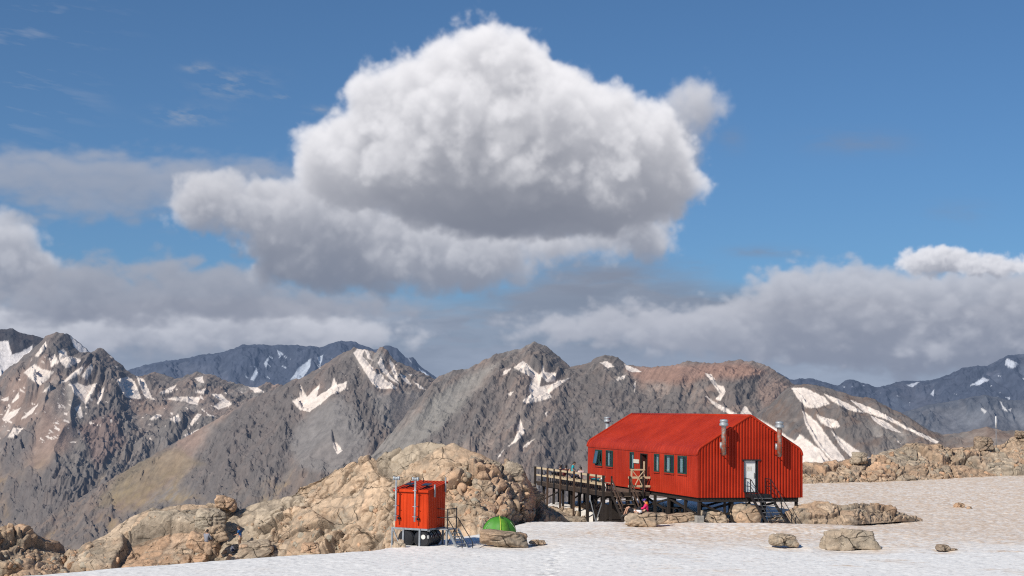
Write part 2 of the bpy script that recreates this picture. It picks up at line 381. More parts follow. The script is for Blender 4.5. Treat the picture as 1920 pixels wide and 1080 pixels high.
def mountain(name, crest, foot, Yc, Yf, x0, x1, dx, rows, snow=(), pal=None, rib=22., ribpx=55., shear=0., crag=12., jag=2.5,
             seed=0, skirt=1.1, steep=1.25, big=40., back=.35, concave=.85, snowc=(.80, .705, .625), crag_lo=.46, flecks=None, grass=None, dark=None, red=.3, paint=(), cliffs=()):
    px = np.arange(x0, x1, dx, dtype=np.float64)
    cr = np.array(crest, float); ft = np.array(foot, float)
    cy = np.interp(px, cr[:, 0], cr[:, 1]); fy = np.interp(px, ft[:, 0], ft[:, 1])
    z0 = np.zeros_like(px)
    cy = cy-jag*(2.0*ridged(px/26, z0, z0+seed, 4, .6, seed=seed+1)-.9)-jag*.6*vnoise(px/5., z0, z0, seed+2)
    ycv = np.interp(px, *np.array(Yc, float).T) if isinstance(Yc, (list, tuple)) else np.full_like(px, Yc)
    kk = int(70/dx); ker = np.hanning(2*kk+1); ker /= ker.sum()
    cys = np.convolve(np.pad(cy, kk, mode='edge'), ker, mode='valid')
    yfv = ycv*(1-steep*np.maximum(fy-cys, 20)/FPX)           # slopes of about 38 degrees
    t = np.linspace(0, 1, rows); nb = max(6, rows//12); t = np.concatenate([np.linspace(-skirt, 0, 25)[:-1], t, 1+np.linspace(0, back, nb+1)[1:]])
    T, PX = np.meshgrid(t, px, indexing='ij')
    C = at(px, cys, ycv); Fo = at(px, fy, yfv); Ct = at(px, cy, ycv)
    Tc = np.clip(T, 0, 1)
    Y = Fo[None, :, 1]+(C-Fo)[None, :, 1]*T
    z = Fo[None, :, 2]+(C-Fo)[None, :, 2]*Tc**concave
    X = Fo[None, :, 0]+(C-Fo)[None, :, 0]*T
    # the crest's peaks run out below it as spurs that lean along the strata
    wq = 60*fbm(PX/160, T*2, T*0+3, 3, seed=seed+80)*(1-Tc)
    z = z+np.interp(PX-shear*ribpx*1.2*(1-Tc)+wq, px, (Ct-C)[:, 2])*Tc**2.2
    over = np.clip(T-1, 0, 9)
    z = z+np.minimum(T, 0)*(C-Fo)[None, :, 2]*.8           # the slope runs on down into the valley
    z = z-over*(C-Fo)[None, :, 2]*1.1
    bx, by = topx(np.stack([X, Y, z], -1))
    H = (C-Fo)[:, 2].mean()
    # ribs and gullies down the fall line, warped and sheared along the strata
    w = 0.9*fbm(PX/140, T*2.2, T*0+seed, 4, seed=seed+3)
    s = PX/ribpx+w+shear*T
    r0 = ridged(s/2.6+.3*w, T*.7, T*0+9, 2, .5, seed=seed+12)
    r1 = ridged(s, T*1.1+.15*PX/ribpx, T*0, 2, .5, seed=seed+10)
    r2 = ridged(s*2.3+.6*w, T*3.0, T*0+4, 4, .6, seed=seed+20)
    sc = ribpx/FPX*ycv.mean()
    iso = ridged(X/sc*2.2, Y/sc*2.2, z/sc*2.2, 6, .62, seed=seed+30)
    tap = sstep(1.0, .80, T)*.9+.10
    reg = fbm(PX/190+shear*T*.3, T*2.0, T*0, 4, .55, seed=seed+40)
    cm = sstep(crag_lo-.06, crag_lo+.10, (.30*r0+.26*r1+.20*r2+.12*iso+.75*reg+.03)+.10*sstep(.75, 1., T))
    scr = np.zeros_like(T)
    for pg, c, am in paint:
        if am > .6:
            scr = np.maximum(scr, poly_mask(bx+14*fbm(bx/26, by/26, bx*0, 4, .6, seed=seed+70), by+12*fbm(bx/26, by/26, bx*0+2, 4, .6, seed=seed+71), [pg], 12.))
    cm = cm*(1-.9*scr)
    clf = poly_mask(bx+16*fbm(bx/30, by/30, bx*0, 4, .6, seed=seed+75), by+14*fbm(bx/30, by/30, bx*0+2, 4, .6, seed=seed+76), cliffs, 14.) if len(cliffs) else np.zeros_like(T)
    cm = np.maximum(cm, clf)
    rg = .55*ridged(bx/44+1.3*w-(by-800)*.35/44, by/80.+.4*w, T*0+7, 5, .6, seed=seed+77)+.45*ridged(bx/19+1.1*w+(by-800)*.5/19, by/34., T*0+3, 4, .6, seed=seed+78)
    def snow_at(bx, by):
        if not len(snow): return np.zeros_like(bx)
        qx = bx+2.6*fbm(bx/7, by/7, bx*0, 4, .6, seed=seed+50); qy = by+2.6*fbm(bx/7, by/7, bx*0+5, 4, .6, seed=seed+51)
        return sstep(.12, .62, poly_mask(qx, qy, snow, 1.8))
    soft = 1-.8*(poly_mask(bx, by, snow, 5.) if len(snow) else np.zeros_like(bx))
    z = z+tap*soft*(big*1.25*(r0-.45)+rib*(r1-.45)*(.35+.65*cm)*(1-.6*scr)+rib*.42*(r2-.45)*cm+rib*.85*clf*(rg-.5))+soft*np.minimum(tap, .7)*crag*(.04+.96*cm)*(iso-.45)
    bx, by = topx(np.stack([X, Y, z], -1)); sn = snow_at(bx, by)
    if flecks:
        fx0, fx1, fy0, fy1, th = flecks
        zone = sstep(fx0, fx0+30, bx)*sstep(fx1, fx1-30, bx)*sstep(fy0, fy0+25, by)*sstep(fy1, fy1-40, by)
        fl = fbm((bx+by*.55)/17, (by-bx*.55)/7., T*0, 4, .55, seed=seed+90)+.35*(.5-r1)
        sn = np.maximum(sn, sstep(th, th+.05, fl)*(zone > .5))
    # colours
    p = pal or {}
    scree, rock, brown, olive = [np.array(p.get(k, d)) for k, d in (('scree', (.275, .247, .222)), ('rock', (.165, .148, .138)), ('brown', (.29, .205, .162)), ('olive', (.245, .18, .098)))]
    cA = fbm(PX/110, T*3, T*0+seed, 5, .55, seed=seed+60)*.5+.5
    cB = fbm((PX+shear*60*T)/16, T*26/2.2, T*0, 5, .65, seed=seed+61)*.5+.5
    cC = fbm((PX*.8+T*230)/60, (PX*.5-T*200)/14, T*0, 5, .6, seed=seed+62)*.5+.5
    colr = mix3(scree, brown, sstep(.36, .62, cA)*.92)
    if grass is not None:
        g = sstep(grass[0], grass[1], by+40*(cA-.5))*sstep(.35, .6, cC*.5+cB*.5)
        colr = mix3(colr, olive, g*.85)
    rk = mix3(rock, brown*.72, sstep(.4, .7, cC)*red*2)
    colr = mix3(colr, rk, cm*.85)
    colr = colr*(.72+.56*cB)[..., None]*(.86+.28*sstep(.3, .7, cC))[..., None]
    colr = colr*(1-.30*cm*(1-sstep(.12, .45, .4*r1+.6*r2)))[..., None]  # gullies between the crags darkened in the colour, painted occlusion shade
    colr = mix3(colr, np.array(p.get('cliff', (.15, .135, .127)))*(.75+.5*cB)[..., None], clf*.65)
    for pg, c, a in paint:
        mk = poly_mask(bx+10*fbm(bx/30, by/30, bx*0, 3, seed=seed+70), by+8*fbm(bx/30, by/30, bx*0+2, 3, seed=seed+71), [pg], 9.)
        colr = mix3(colr, np.array(c)*1.62*(.8+.4*cB)[..., None], mk*a)
    if dark is not None:
        colr = colr*dark
    sc_ = np.array(snowc)*(.88+.2*cB)[..., None]
    sc_ = sc_*(.80+.20*sstep(.55, 1., sn))[..., None]      # grubby margins
    colr = colr*(1-sn[..., None])+sc_*sn[..., None]
    P = np.stack([X, Y, z], -1)
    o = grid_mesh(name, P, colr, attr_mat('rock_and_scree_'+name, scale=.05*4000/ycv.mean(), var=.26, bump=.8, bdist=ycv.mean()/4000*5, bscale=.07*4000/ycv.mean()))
    o['kind'] = 'structure'
    return o
HAZE = dict()
SN2 = [[(110,658),(120,655),(128,668),(150,672),(152,678),(140,683),(125,690),(112,678)],[(92,672),(102,665),(110,678),(96,688)],
 [(45,698),(65,683),(80,693),(100,697),(92,710),(75,722),(60,712)],[(112,720),(135,700),(160,683),(150,700),(125,715)],[(152,705),(172,682),(174,692),(163,712)],
 [(133,722),(145,718),(160,724),(182,718),(172,740),(160,758),(150,745),(140,740)],[(218,712),(240,706),(252,715),(265,748),(235,745)],[(255,705),(270,712),(285,745),(290,750),(272,745)],
 [(183,738),(196,725),(190,750),(183,757)],[(300,735),(330,722),(322,735),(303,738)],[(305,748),(340,744),(375,745),(370,760),(345,752)],[(395,738),(415,740),(435,758),(410,768),(400,762),(415,752)],
 [(365,710),(380,705),(382,718),(372,715)],[(365,735),(385,728),(382,738)],[(465,725),(480,724),(495,735),(478,735)],[(467,752),(490,745),(485,755),(468,760)],
 [(280,785),(295,777),(303,780),(288,788)],[(318,785),(335,778),(340,788),(328,792)],[(355,795),(370,775),(378,776),(360,798)],[(345,815),(362,810),(372,805),(355,822)],
 [(5,785),(20,760),(15,775),(38,765),(28,780),(8,790)],[(40,785),(62,765),(72,757),(60,775),(42,786)],[(15,820),(25,803),(45,803),(25,820)],[(22,755),(35,735),(36,745),(24,755)],[(2,750),(16,744),(14,752)],[(140,765),(150,758),(156,782),(150,785)],[(80,735),(95,722),(92,732)],[(65,668),(86,640),(88,650),(72,668)]]
SN2b = [[(-10,640),(15,640),(22,665),(40,660),(60,648),(62,660),(40,680),(0,706),(-20,710)],[(108,632),(125,640),(132,655),(118,650)],[(132,630),(150,645),(170,662),(150,662),(138,648)]]
SN3 = [[(548,752),(562,745),(563,722),(570,735),(575,745),(595,725),(600,720),(593,745),(620,728),(626,710),(632,722),(650,715),(648,730),(620,740),(600,758),(580,772),(562,768)],
 [(663,662),(673,652),(683,655),(680,668),(695,685),(699,690),(706,702),(715,700),(722,712),(745,728),(725,729),(708,728),(695,715),(680,690)],
 [(708,680),(714,668),(722,690),(738,710),(748,720),(735,714),(718,698)],[(729,672),(738,682),(748,715),(742,712),(733,690)],[(683,655),(690,658),(698,676),(690,672)],[(748,700),(760,705),(772,722),(758,715)],[(776,715),(790,725),(799,731),(785,727)],[(625,828),(632,832),(642,845),(632,852),(626,840)]]
SN4 = [[(963,690),(980,677),(993,688),(1010,703),(1015,698),(1018,685),(1022,698),(1043,700),(1040,715),(1025,716),(1015,706),(1012,725),(1030,722),(1045,715),(1070,708),(1050,722),(1030,735),(1035,745),(1010,752),(985,757),(980,752),(995,740),(992,728),(998,710),(985,700)],
 [(945,695),(958,692),(950,700),(942,704)],[(952,738),(962,735),(957,742)],[(952,838),(965,825),(975,785),(980,800),(984,810),(968,828)],[(980,838),(990,830),(1003,823),(985,838)],[(933,858),(945,842),(938,855)],
 [(1125,680),(1138,677),(1152,687),(1140,690)],[(1170,682),(1185,688),(1203,697),(1185,698),(1175,693)],[(1155,710),(1173,703),(1170,710),(1157,713)],[(1022,775),(1026,772),(1024,782)],
 [(1322,700),(1335,703),(1345,722),(1357,725),(1360,735),(1350,752),(1342,748),(1350,740),(1345,730)],[(1320,740),(1345,757),(1385,778),(1370,778),(1345,765)],[(1388,775),(1397,760),(1410,778),(1395,780)],[(1188,722),(1192,715),(1190,735)]]
SN5 = [[(1483,728),(1510,727),(1545,745),(1555,757),(1530,765),(1510,762),(1495,745)],[(1545,738),(1580,752),(1605,765),(1620,775),(1590,768),(1560,752)],[(1595,750),(1620,760),(1650,772),(1690,795),(1760,828),(1755,832),(1700,805),(1660,785),(1620,772)],
 [(1633,780),(1660,790),(1690,812),(1660,803),(1640,790)],[(1505,770),(1530,790),(1560,830),(1575,850),(1585,862),(1560,866),(1530,830),(1510,795)],[(1530,778),(1570,790),(1575,800),(1560,803),(1540,792)],[(1500,815),(1540,845),(1555,865),(1530,875),(1490,875),(1480,840)],[(1560,810),(1600,840),(1630,858),(1600,862),(1575,835)],[(1410,780),(1450,800),(1500,835),(1520,870),(1490,870),(1440,810)],[(1680,822),(1690,833),(1684,830)]]
FARP = dict(scree=(.10,.115,.15), rock=(.055,.066,.095), brown=(.085,.09,.115), olive=(.09,.10,.12))  # blue haze of distance put into the far ranges' rock colours
def build_mountains():
    mountain('far_mountain_range', [(200,705),(240,695),(270,684),(330,675),(420,660),(455,648),(530,646),(600,652),(640,640),(665,642),(700,655),(728,648),(745,655),(760,672),(775,672),(790,690),(815,706),(850,730),(900,745)],
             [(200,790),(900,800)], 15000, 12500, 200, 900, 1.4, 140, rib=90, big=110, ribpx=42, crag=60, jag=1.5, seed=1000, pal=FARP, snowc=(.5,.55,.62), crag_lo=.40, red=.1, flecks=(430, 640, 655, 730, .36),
             snow=[[(545,712),(560,690),(583,672),(580,690),(565,712)],[(495,680),(505,668),(500,690)],[(520,655),(530,665),(525,670)],[(760,665),(772,680),(768,676)],[(785,690),(805,705),(812,708),(795,704)],[(596,670),(606,665),(600,690)],[(470,712),(480,690),(484,700),(476,714)]])
    mountain('far_right_range', [(1420,735),(1440,708),(1458,700),(1480,712),(1520,710),(1540,716),(1570,724),(1585,716),(1600,713),(1625,720),(1650,728),(1690,714),(1720,716),(1760,712),(1790,698),(1810,690),(1850,688),(1870,676),(1890,668),(1930,664),(2060,640)],
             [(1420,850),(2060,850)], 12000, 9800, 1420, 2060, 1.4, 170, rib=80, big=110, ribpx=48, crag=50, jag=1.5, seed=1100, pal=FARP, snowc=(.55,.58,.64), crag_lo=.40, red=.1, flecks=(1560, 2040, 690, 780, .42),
             snow=[[(1820,722),(1845,708),(1855,712),(1835,722)],[(1888,672),(1910,682),(1900,690),(1885,684)],[(1700,722),(1725,716),(1710,726)],[(1745,738),(1752,730),(1750,742)],[(1455,700),(1470,712),(1480,722),(1462,716)]])
    mountain('far_right_foothill', [(1640,800),(1690,775),(1740,760),(1800,748),(1850,742),(1900,752),(1960,748),(2060,735)], [(1640,880),(2060,880)], 9000, 7800, 1640, 2060, 1.4, 110, rib=70, big=80, ribpx=42, crag=30, jag=1.2, seed=1150,
             pal=dict(scree=(.17,.175,.19), rock=(.09,.10,.12), brown=(.13,.13,.14), olive=(.13,.13,.13)), snowc=(.7,.68,.66), snow=[[(1838,765),(1850,770),(1846,774)],[(1875,752),(1882,762),(1890,772),(1880,766)],[(1890,768),(1896,766),(1895,772)]])
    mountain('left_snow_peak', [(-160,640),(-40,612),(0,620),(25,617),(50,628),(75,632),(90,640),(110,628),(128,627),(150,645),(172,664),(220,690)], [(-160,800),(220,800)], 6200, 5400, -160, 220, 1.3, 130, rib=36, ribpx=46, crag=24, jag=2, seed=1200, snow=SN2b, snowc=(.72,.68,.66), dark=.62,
             pal=dict(scree=(.13,.13,.14), rock=(.085,.088,.10), brown=(.12,.10,.10), olive=(.1,.1,.1)))
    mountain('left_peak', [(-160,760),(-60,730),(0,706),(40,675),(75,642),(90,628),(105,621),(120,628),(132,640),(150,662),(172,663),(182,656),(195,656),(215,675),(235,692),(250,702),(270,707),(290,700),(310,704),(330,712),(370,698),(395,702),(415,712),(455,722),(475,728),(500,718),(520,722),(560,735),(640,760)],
             [(-160,1050),(640,960)], 5000, 3500, -160, 640, 1.15, 330, rib=34, ribpx=60, shear=-2.6, big=60, crag=38, jag=2.4, seed=1300, snow=SN2, flecks=(-100, 500, 655, 850, .33), grass=(830,930), concave=.8, cliffs=[[(70,650),(105,622),(190,655),(250,705),(235,735),(200,700),(120,700)],[(0,930),(110,850),(190,880),(160,980),(40,1010)],[(150,765),(235,740),(250,830),(190,900),(140,860)],[(270,790),(420,790),(400,840),(300,850)],[(0,830),(60,820),(40,900),(0,910)]],  # lower-left cliffs: real crags, their darker tone also painted for shadow
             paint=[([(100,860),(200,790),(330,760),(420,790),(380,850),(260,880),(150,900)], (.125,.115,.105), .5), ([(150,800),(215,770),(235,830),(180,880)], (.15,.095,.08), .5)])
    mountain('middle_peak', [(-160,1070),(0,1032),(60,992),(200,905),(270,865),(337,826),(420,778),(480,745),(520,730),(545,716),(560,712),(575,706),(600,690),(630,668),(665,652),(690,656),(705,660),(712,649),(725,655),(745,680),(790,700),(815,712),(850,740),(900,800)],
             [(-160,1110),(0,1090),(250,1040),(600,960),(900,900)], 4100, [(-160, 3700),(300,3300),(600,3050),(900,3000)], -160, 900, 1.15, 360, rib=24, ribpx=50, shear=-2.0, big=45, crag=26, jag=2.6, seed=1400, snow=SN3, flecks=(540, 830, 655, 750, .40), grass=(840,930), cliffs=[[(400,800),(480,748),(545,720),(565,790),(550,880),(480,930),(390,960),(340,900)],[(590,705),(655,662),(700,720),(735,800),(690,850),(650,800),(610,745)],[(200,960),(330,930),(450,960),(300,1010)]],
             paint=[([(575,775),(640,745),(690,800),(690,850),(640,890),(560,880),(540,830)], (.135,.125,.118), .85), ([(690,735),(790,735),(780,790),(740,820),(705,780)], (.13,.122,.115), .7), ([(230,870),(330,840),(380,870),(250,940),(180,950)], (.155,.12,.07), .55)])
    mountain('central_mountain', [(380,1010),(560,935),(640,885),(700,850),(740,806),(770,765),(800,730),(815,712),(850,695),(880,689),(930,665),(975,655),(988,648),(1002,643),(1025,652),(1050,673),(1070,689),(1085,688),(1110,678),(1122,670),(1140,667),(1158,672),(1175,685),(1215,688),(1260,687),(1290,680),(1350,682),(1390,676),(1420,680),(1445,690),(1465,705),(1490,722),(1530,724),(1600,760),(1680,800)],
             [(380,1040),(560,960),(700,920),(900,940),(1300,980),(1680,960)], [(380,2700),(815,3300),(1002,3400),(1680,3300)], [(380,2500),(815,2500),(1680,2450)], 380, 1680, 1.15, 330, rib=17, ribpx=50, shear=-2.2, big=30, crag=20, jag=2.2, seed=1500, snow=SN4, crag_lo=.45, cliffs=[[(1060,690),(1200,735),(1330,790),(1230,880),(1080,890),(1000,900),(1040,780)],[(1000,648),(1060,680),(1045,712),(1010,690)],[(1290,684),(1390,680),(1440,700),(1400,770),(1350,730)],[(820,760),(930,720),(940,790),(830,850),(760,850)]],
             paint=[([(640,880),(760,790),(830,735),(900,690),(935,680),(870,760),(790,830),(700,890)], (.165,.155,.14), .85), ([(1000,700),(1060,720),(1010,790),(930,800),(950,740)], (.15,.125,.11), .6), ([(1175,690),(1290,682),(1400,678),(1440,700),(1380,712),(1320,705),(1290,724),(1200,716)], (.20,.122,.092), .85), ([(1420,700),(1470,715),(1500,760),(1480,800),(1430,770)], (.185,.125,.10), .5)])
    mountain('right_spur', [(1380,800),(1440,762),(1478,728),(1500,722),(1530,722),(1560,730),(1600,742),(1640,750),(1665,764),(1700,782),(1740,806),(1770,815),(1800,812),(1850,800),(1880,808),(1960,815),(2060,800)],
             [(1380,930),(2060,930)], [(1380,3000),(1640,2900),(2060,2700)], 2200, 1380, 2060, 1.15, 200, rib=18, ribpx=60, shear=.8, big=24, crag=12, jag=1.3, seed=1600, snow=SN5, red=.5, pal=dict(brown=(.19,.135,.105)))
def build_haze():
    # thin blue air between the hut and the far ranges: one flat lens of emitting and absorbing volume
    bm = bmesh.new(); bmesh.ops.create_icosphere(bm, subdivisions=4, radius=1)
    bmesh.ops.scale(bm, vec=(30000, 30000, 2600), verts=bm.verts)
    me = bpy.data.meshes.new('haze'); bm.to_mesh(me); bm.free()
    o = bpy.data.objects.new('haze', me); col.objects.link(o); o.location = (0, 0, -300); o['kind'] = 'structure'
    m = bpy.data.materials.new('blue_air'); m.use_nodes = True; t = m.node_tree; t.nodes.clear()
    ab = t.nodes.new('ShaderNodeVolumeAbsorption'); ab.inputs['Color'].default_value = (0, 0, 0, 1); ab.inputs['Density'].default_value = HAZE_D
    em = t.nodes.new('ShaderNodeEmission'); em.inputs['Color'].default_value = (*HAZE_C, 1); em.inputs['Strength'].default_value = HAZE_D
    ad = t.nodes.new('ShaderNodeAddShader'); out = t.nodes.new('ShaderNodeOutputMaterial')
    t.links.new(ab.outputs[0], ad.inputs[0]); t.links.new(em.outputs[0], ad.inputs[1]); t.links.new(ad.outputs[0], out.inputs['Volume'])
    me.materials.append(m)
# ---------------------------------------------------------------- rocks and snow
def worley(x, y, z, seed):
    """F1, F2 and per-cell random triple and offset to the cell's centre"""
    xi, yi, zi = [np.floor(c).astype(np.int64) for c in (x, y, z)]
    F1 = np.full(x.shape, 9., F32); F2 = np.full(x.shape, 9., F32)
    best = np.zeros(x.shape, np.int64); off = [np.zeros(x.shape, F32) for _ in range(3)]
    def h(a, b, c, k):
        n = (a*73856093) ^ (b*19349663) ^ (c*83492791) ^ ((seed*7+k)*2654435761)
        n = (n ^ (n >> 13))*1274126177 & 0x7fffffff
        n = (n ^ (n >> 15))*2246822519 & 0x7fffffff
        return ((n ^ (n >> 11)) & 0xffff).astype(F32)/65535.
    for a in (-1, 0, 1):
        for b in (-1, 0, 1):
            for c in (-1, 0, 1):
                cx, cy, cz = xi+a, yi+b, zi+c
                dx = (cx-x).astype(F32)+h(cx, cy, cz, 1); dy = (cy-y).astype(F32)+h(cx, cy, cz, 2); dz = (cz-z).astype(F32)+h(cx, cy, cz, 3)
                d = np.sqrt(np.sqrt(dx**4+dy**4+dz**4))*.9+.1*np.sqrt(dx*dx+dy*dy+dz*dz)
                n1 = d < F1
                F2 = np.where(n1, F1, np.minimum(F2, d))
                key = cx*1000003+cy*10007+cz*101
                best = np.where(n1, key, best)
                for o, dd in zip(off, (dx, dy, dz)): o[...] = np.where(n1, dd, o)
                F1 = np.where(n1, d, F1)
    r = [h(best, best >> 7, best >> 13, 11+k) for k in range(3)]
    return F1, F2, r, off
TAN = np.array((.465, .342, .235)); GREY = np.array((.39, .34, .265)); ORANGE = np.array((.53, .34, .215)); DARK = np.array((.20, .165, .13)); PALE = np.array((.55, .45, .34))
def blocky(P, seed, scales=((3.0, .55), (1.15, .26), (.45, .09)), dip=.35, tilt=.5, macro=.0, shat=0., fine=1.):
    """block-fractured rock: returns displacement (along a normal) and colour"""
    x, y, z = [P[..., k].astype(np.float64) for k in range(3)]
    wx = .35*fbm(x/1.3, y/1.3, z/1.3, 4, seed=seed); wz = .35*fbm(x/1.3, y/1.3, z/1.3, 4, seed=seed+3)
    xr = (x+wx)*math.cos(dip)+z*math.sin(dip); zr = -(x+wx)*math.sin(dip)+(z+wz)*math.cos(dip)
    disp = np.zeros(x.shape); colr = None
    for k, (L, A) in enumerate(scales):
        F1, F2, r, off = worley(xr/(L*1.35), y/(L*1.2), zr/(L*.75), seed+k*17)
        e = F2-F1
        crack = np.exp(-(e/.055)**2) if k < 2 else np.exp(-(e/.09)**2)
        bv = sstep(0, (.07, .10, .2)[min(k, 2)], e)           # blocks meet in the joints between them
        sh_ = 1. if (k == 0 or not shat) else (1-shat)+2*shat*sstep(-.15, .3, fbm(x/4.5, y/4.5, z/4.5, 3, seed=seed+90))
        disp += sh_*A*bv*((r[0]-.35)*1.7+tilt*2*((r[1]-.5)*off[0]+(r[2]-.5)*off[2]+(r[0]-.5)*off[1])) - sh_*A*.75*crack
        if k == 0:
            c = mix3(TAN, GREY, sstep(.4, 1., r[1])*.7); c = mix3(c, ORANGE, sstep(.6, .9, r[2])*.8)
            colr = c
        elif k == 1:
            colr = colr*(.82+.36*r[1])[..., None]
            colr = mix3(colr, PALE, sstep(.75, 1., r[2])*.5)
        else:
            colr = colr*(.9+.2*r[1])[..., None]
        colr = mix3(colr, DARK, crack*(.6 if k < 2 else .3))
    n = fbm(x/3.4, y/3.4, z/2.2, 6, .58, seed=seed+40)
    n2 = ridged(xr/2.6, y/2.2, zr/.55, 5, .58, seed=seed+44)
    # bedding ledges: flat treads and short risers across the dip
    q = zr/.85+.5*fbm(xr/3.5, y/3.5, zr/3.5, 3, seed=seed+48); fq = q-np.floor(q)
    led = sstep(.05, .95, fq)-fq
    disp += macro*fbm(x/6.5, y/6.5, z/4.5, 3, .5, seed=seed+41)+fine*(.16*n+.16*(n2-.5))+.5*led*min(macro, .5)+.025*fbm(x*4, y*4, z*4, 3, seed=seed+46)
    lich = sstep(.08, .35, fbm(x/1.7, y/1.7, z/1.7, 5, .65, seed=seed+50))
    colr = mix3(colr, GREY*.82, lich*.65)
    rust = sstep(.05, .4, fbm(x/3, y/3, z/3, 4, .6, seed=seed+55))
    colr = mix3(colr, ORANGE, rust*.4)
    colr = colr*(.85+.3*(n*.5+.5))[..., None]
    return disp, colr
ROCKMAT = None
def rockmat():
    """fractured rock: the block tint, grain, stains and two sets of thin joints"""
    global ROCKMAT
    if ROCKMAT is not None: return ROCKMAT
    m = attr_mat('fractured_rock', rough=.9, scale=2.2, var=.34, bump=.8, bdist=.07, bscale=6.)
    t = m.node_tree; b = t.nodes['Principled BSDF']
    base = b.inputs['Base Color'].links[0].from_socket
    tcn = t.nodes.new('ShaderNodeTexCoord')
    nz = t.nodes.new('ShaderNodeTexNoise'); nz.inputs['Scale'].default_value = .9; nz.inputs['Detail'].default_value = 5
    t.links.new(tcn.outputs['Object'], nz.inputs['Vector'])
    wv = t.nodes.new('ShaderNodeVectorMath'); wv.operation = 'MULTIPLY_ADD'; wv.inputs[1].default_value = (.9, .9, .9)
    t.links.new(nz.outputs['Color'], wv.inputs[0]); t.links.new(tcn.outputs['Object'], wv.inputs[2])
    mp = t.nodes.new('ShaderNodeMapping'); mp.inputs['Rotation'].default_value = (.2, .45, .3); mp.inputs['Scale'].default_value = (.8, .8, 1.5); t.links.new(wv.outputs[0], mp.inputs[0])
    prev = base; hsum = None
    for sc, wd, dk in ((.36, .016, .32), (1.05, .020, .66)):
        v = t.nodes.new('ShaderNodeTexVoronoi'); v.feature = 'DISTANCE_TO_EDGE'; v.inputs['Scale'].default_value = sc; t.links.new(mp.outputs[0], v.inputs['Vector'])
        r = t.nodes.new('ShaderNodeMapRange'); r.inputs[1].default_value = 0; r.inputs[2].default_value = wd; r.inputs[3].default_value = dk; r.inputs[4].default_value = 1.
        t.links.new(v.outputs['Distance'], r.inputs[0])
        g = t.nodes.new('ShaderNodeTexNoise'); g.inputs['Scale'].default_value = sc*1.3; t.links.new(tcn.outputs['Object'], g.inputs['Vector'])     # joints fade in and out
        gr = t.nodes.new('ShaderNodeMapRange'); gr.inputs[1].default_value = .46; gr.inputs[2].default_value = .60; t.links.new(g.outputs[0], gr.inputs[0])
        mx = t.nodes.new('ShaderNodeMix'); mx.data_type = 'FLOAT'; mx.inputs[2].default_value = 1.; t.links.new(gr.outputs[0], mx.inputs[0]); t.links.new(r.outputs[0], mx.inputs[3])
        ml = t.nodes.new('ShaderNodeVectorMath'); ml.operation = 'SCALE'; t.links.new(prev, ml.inputs[0]); t.links.new(mx.outputs[0], ml.inputs['Scale']); prev = ml.outputs[0]
        if hsum is None: hsum = mx.outputs[0]
        else:
            ad = t.nodes.new('ShaderNodeMath'); ad.operation = 'ADD'; t.links.new(hsum, ad.inputs[0]); t.links.new(mx.outputs[0], ad.inputs[1]); hsum = ad.outputs[0]
    # dark water stains running down
    ms = t.nodes.new('ShaderNodeMapping'); ms.inputs['Scale'].default_value = (1.1, 1.1, .25); t.links.new(tcn.outputs['Object'], ms.inputs[0])
    st = t.nodes.new('ShaderNodeTexNoise'); st.inputs['Scale'].default_value = .8; st.inputs['Detail'].default_value = 7; st.inputs['Roughness'].default_value = .7; t.links.new(ms.outputs[0], st.inputs['Vector'])
    sr = t.nodes.new('ShaderNodeMapRange'); sr.inputs[1].default_value = .55; sr.inputs[2].default_value = .72; sr.inputs[3].default_value = 1.; sr.inputs[4].default_value = .62; t.links.new(st.outputs[0], sr.inputs[0])
    ml = t.nodes.new('ShaderNodeVectorMath'); ml.operation = 'SCALE'; t.links.new(prev, ml.inputs[0]); t.links.new(sr.outputs[0], ml.inputs['Scale'])
    t.links.new(ml.outputs[0], b.inputs['Base Color'])
    bp0 = b.inputs['Normal'].links[0].from_node
    bp = t.nodes.new('ShaderNodeBump'); bp.inputs['Strength'].default_value = 1.; bp.inputs['Distance'].default_value = .10
    t.links.new(hsum, bp.inputs['Height']); t.links.new(bp.outputs[0], bp0.inputs['Normal'])
    ROCKMAT = m
    return m
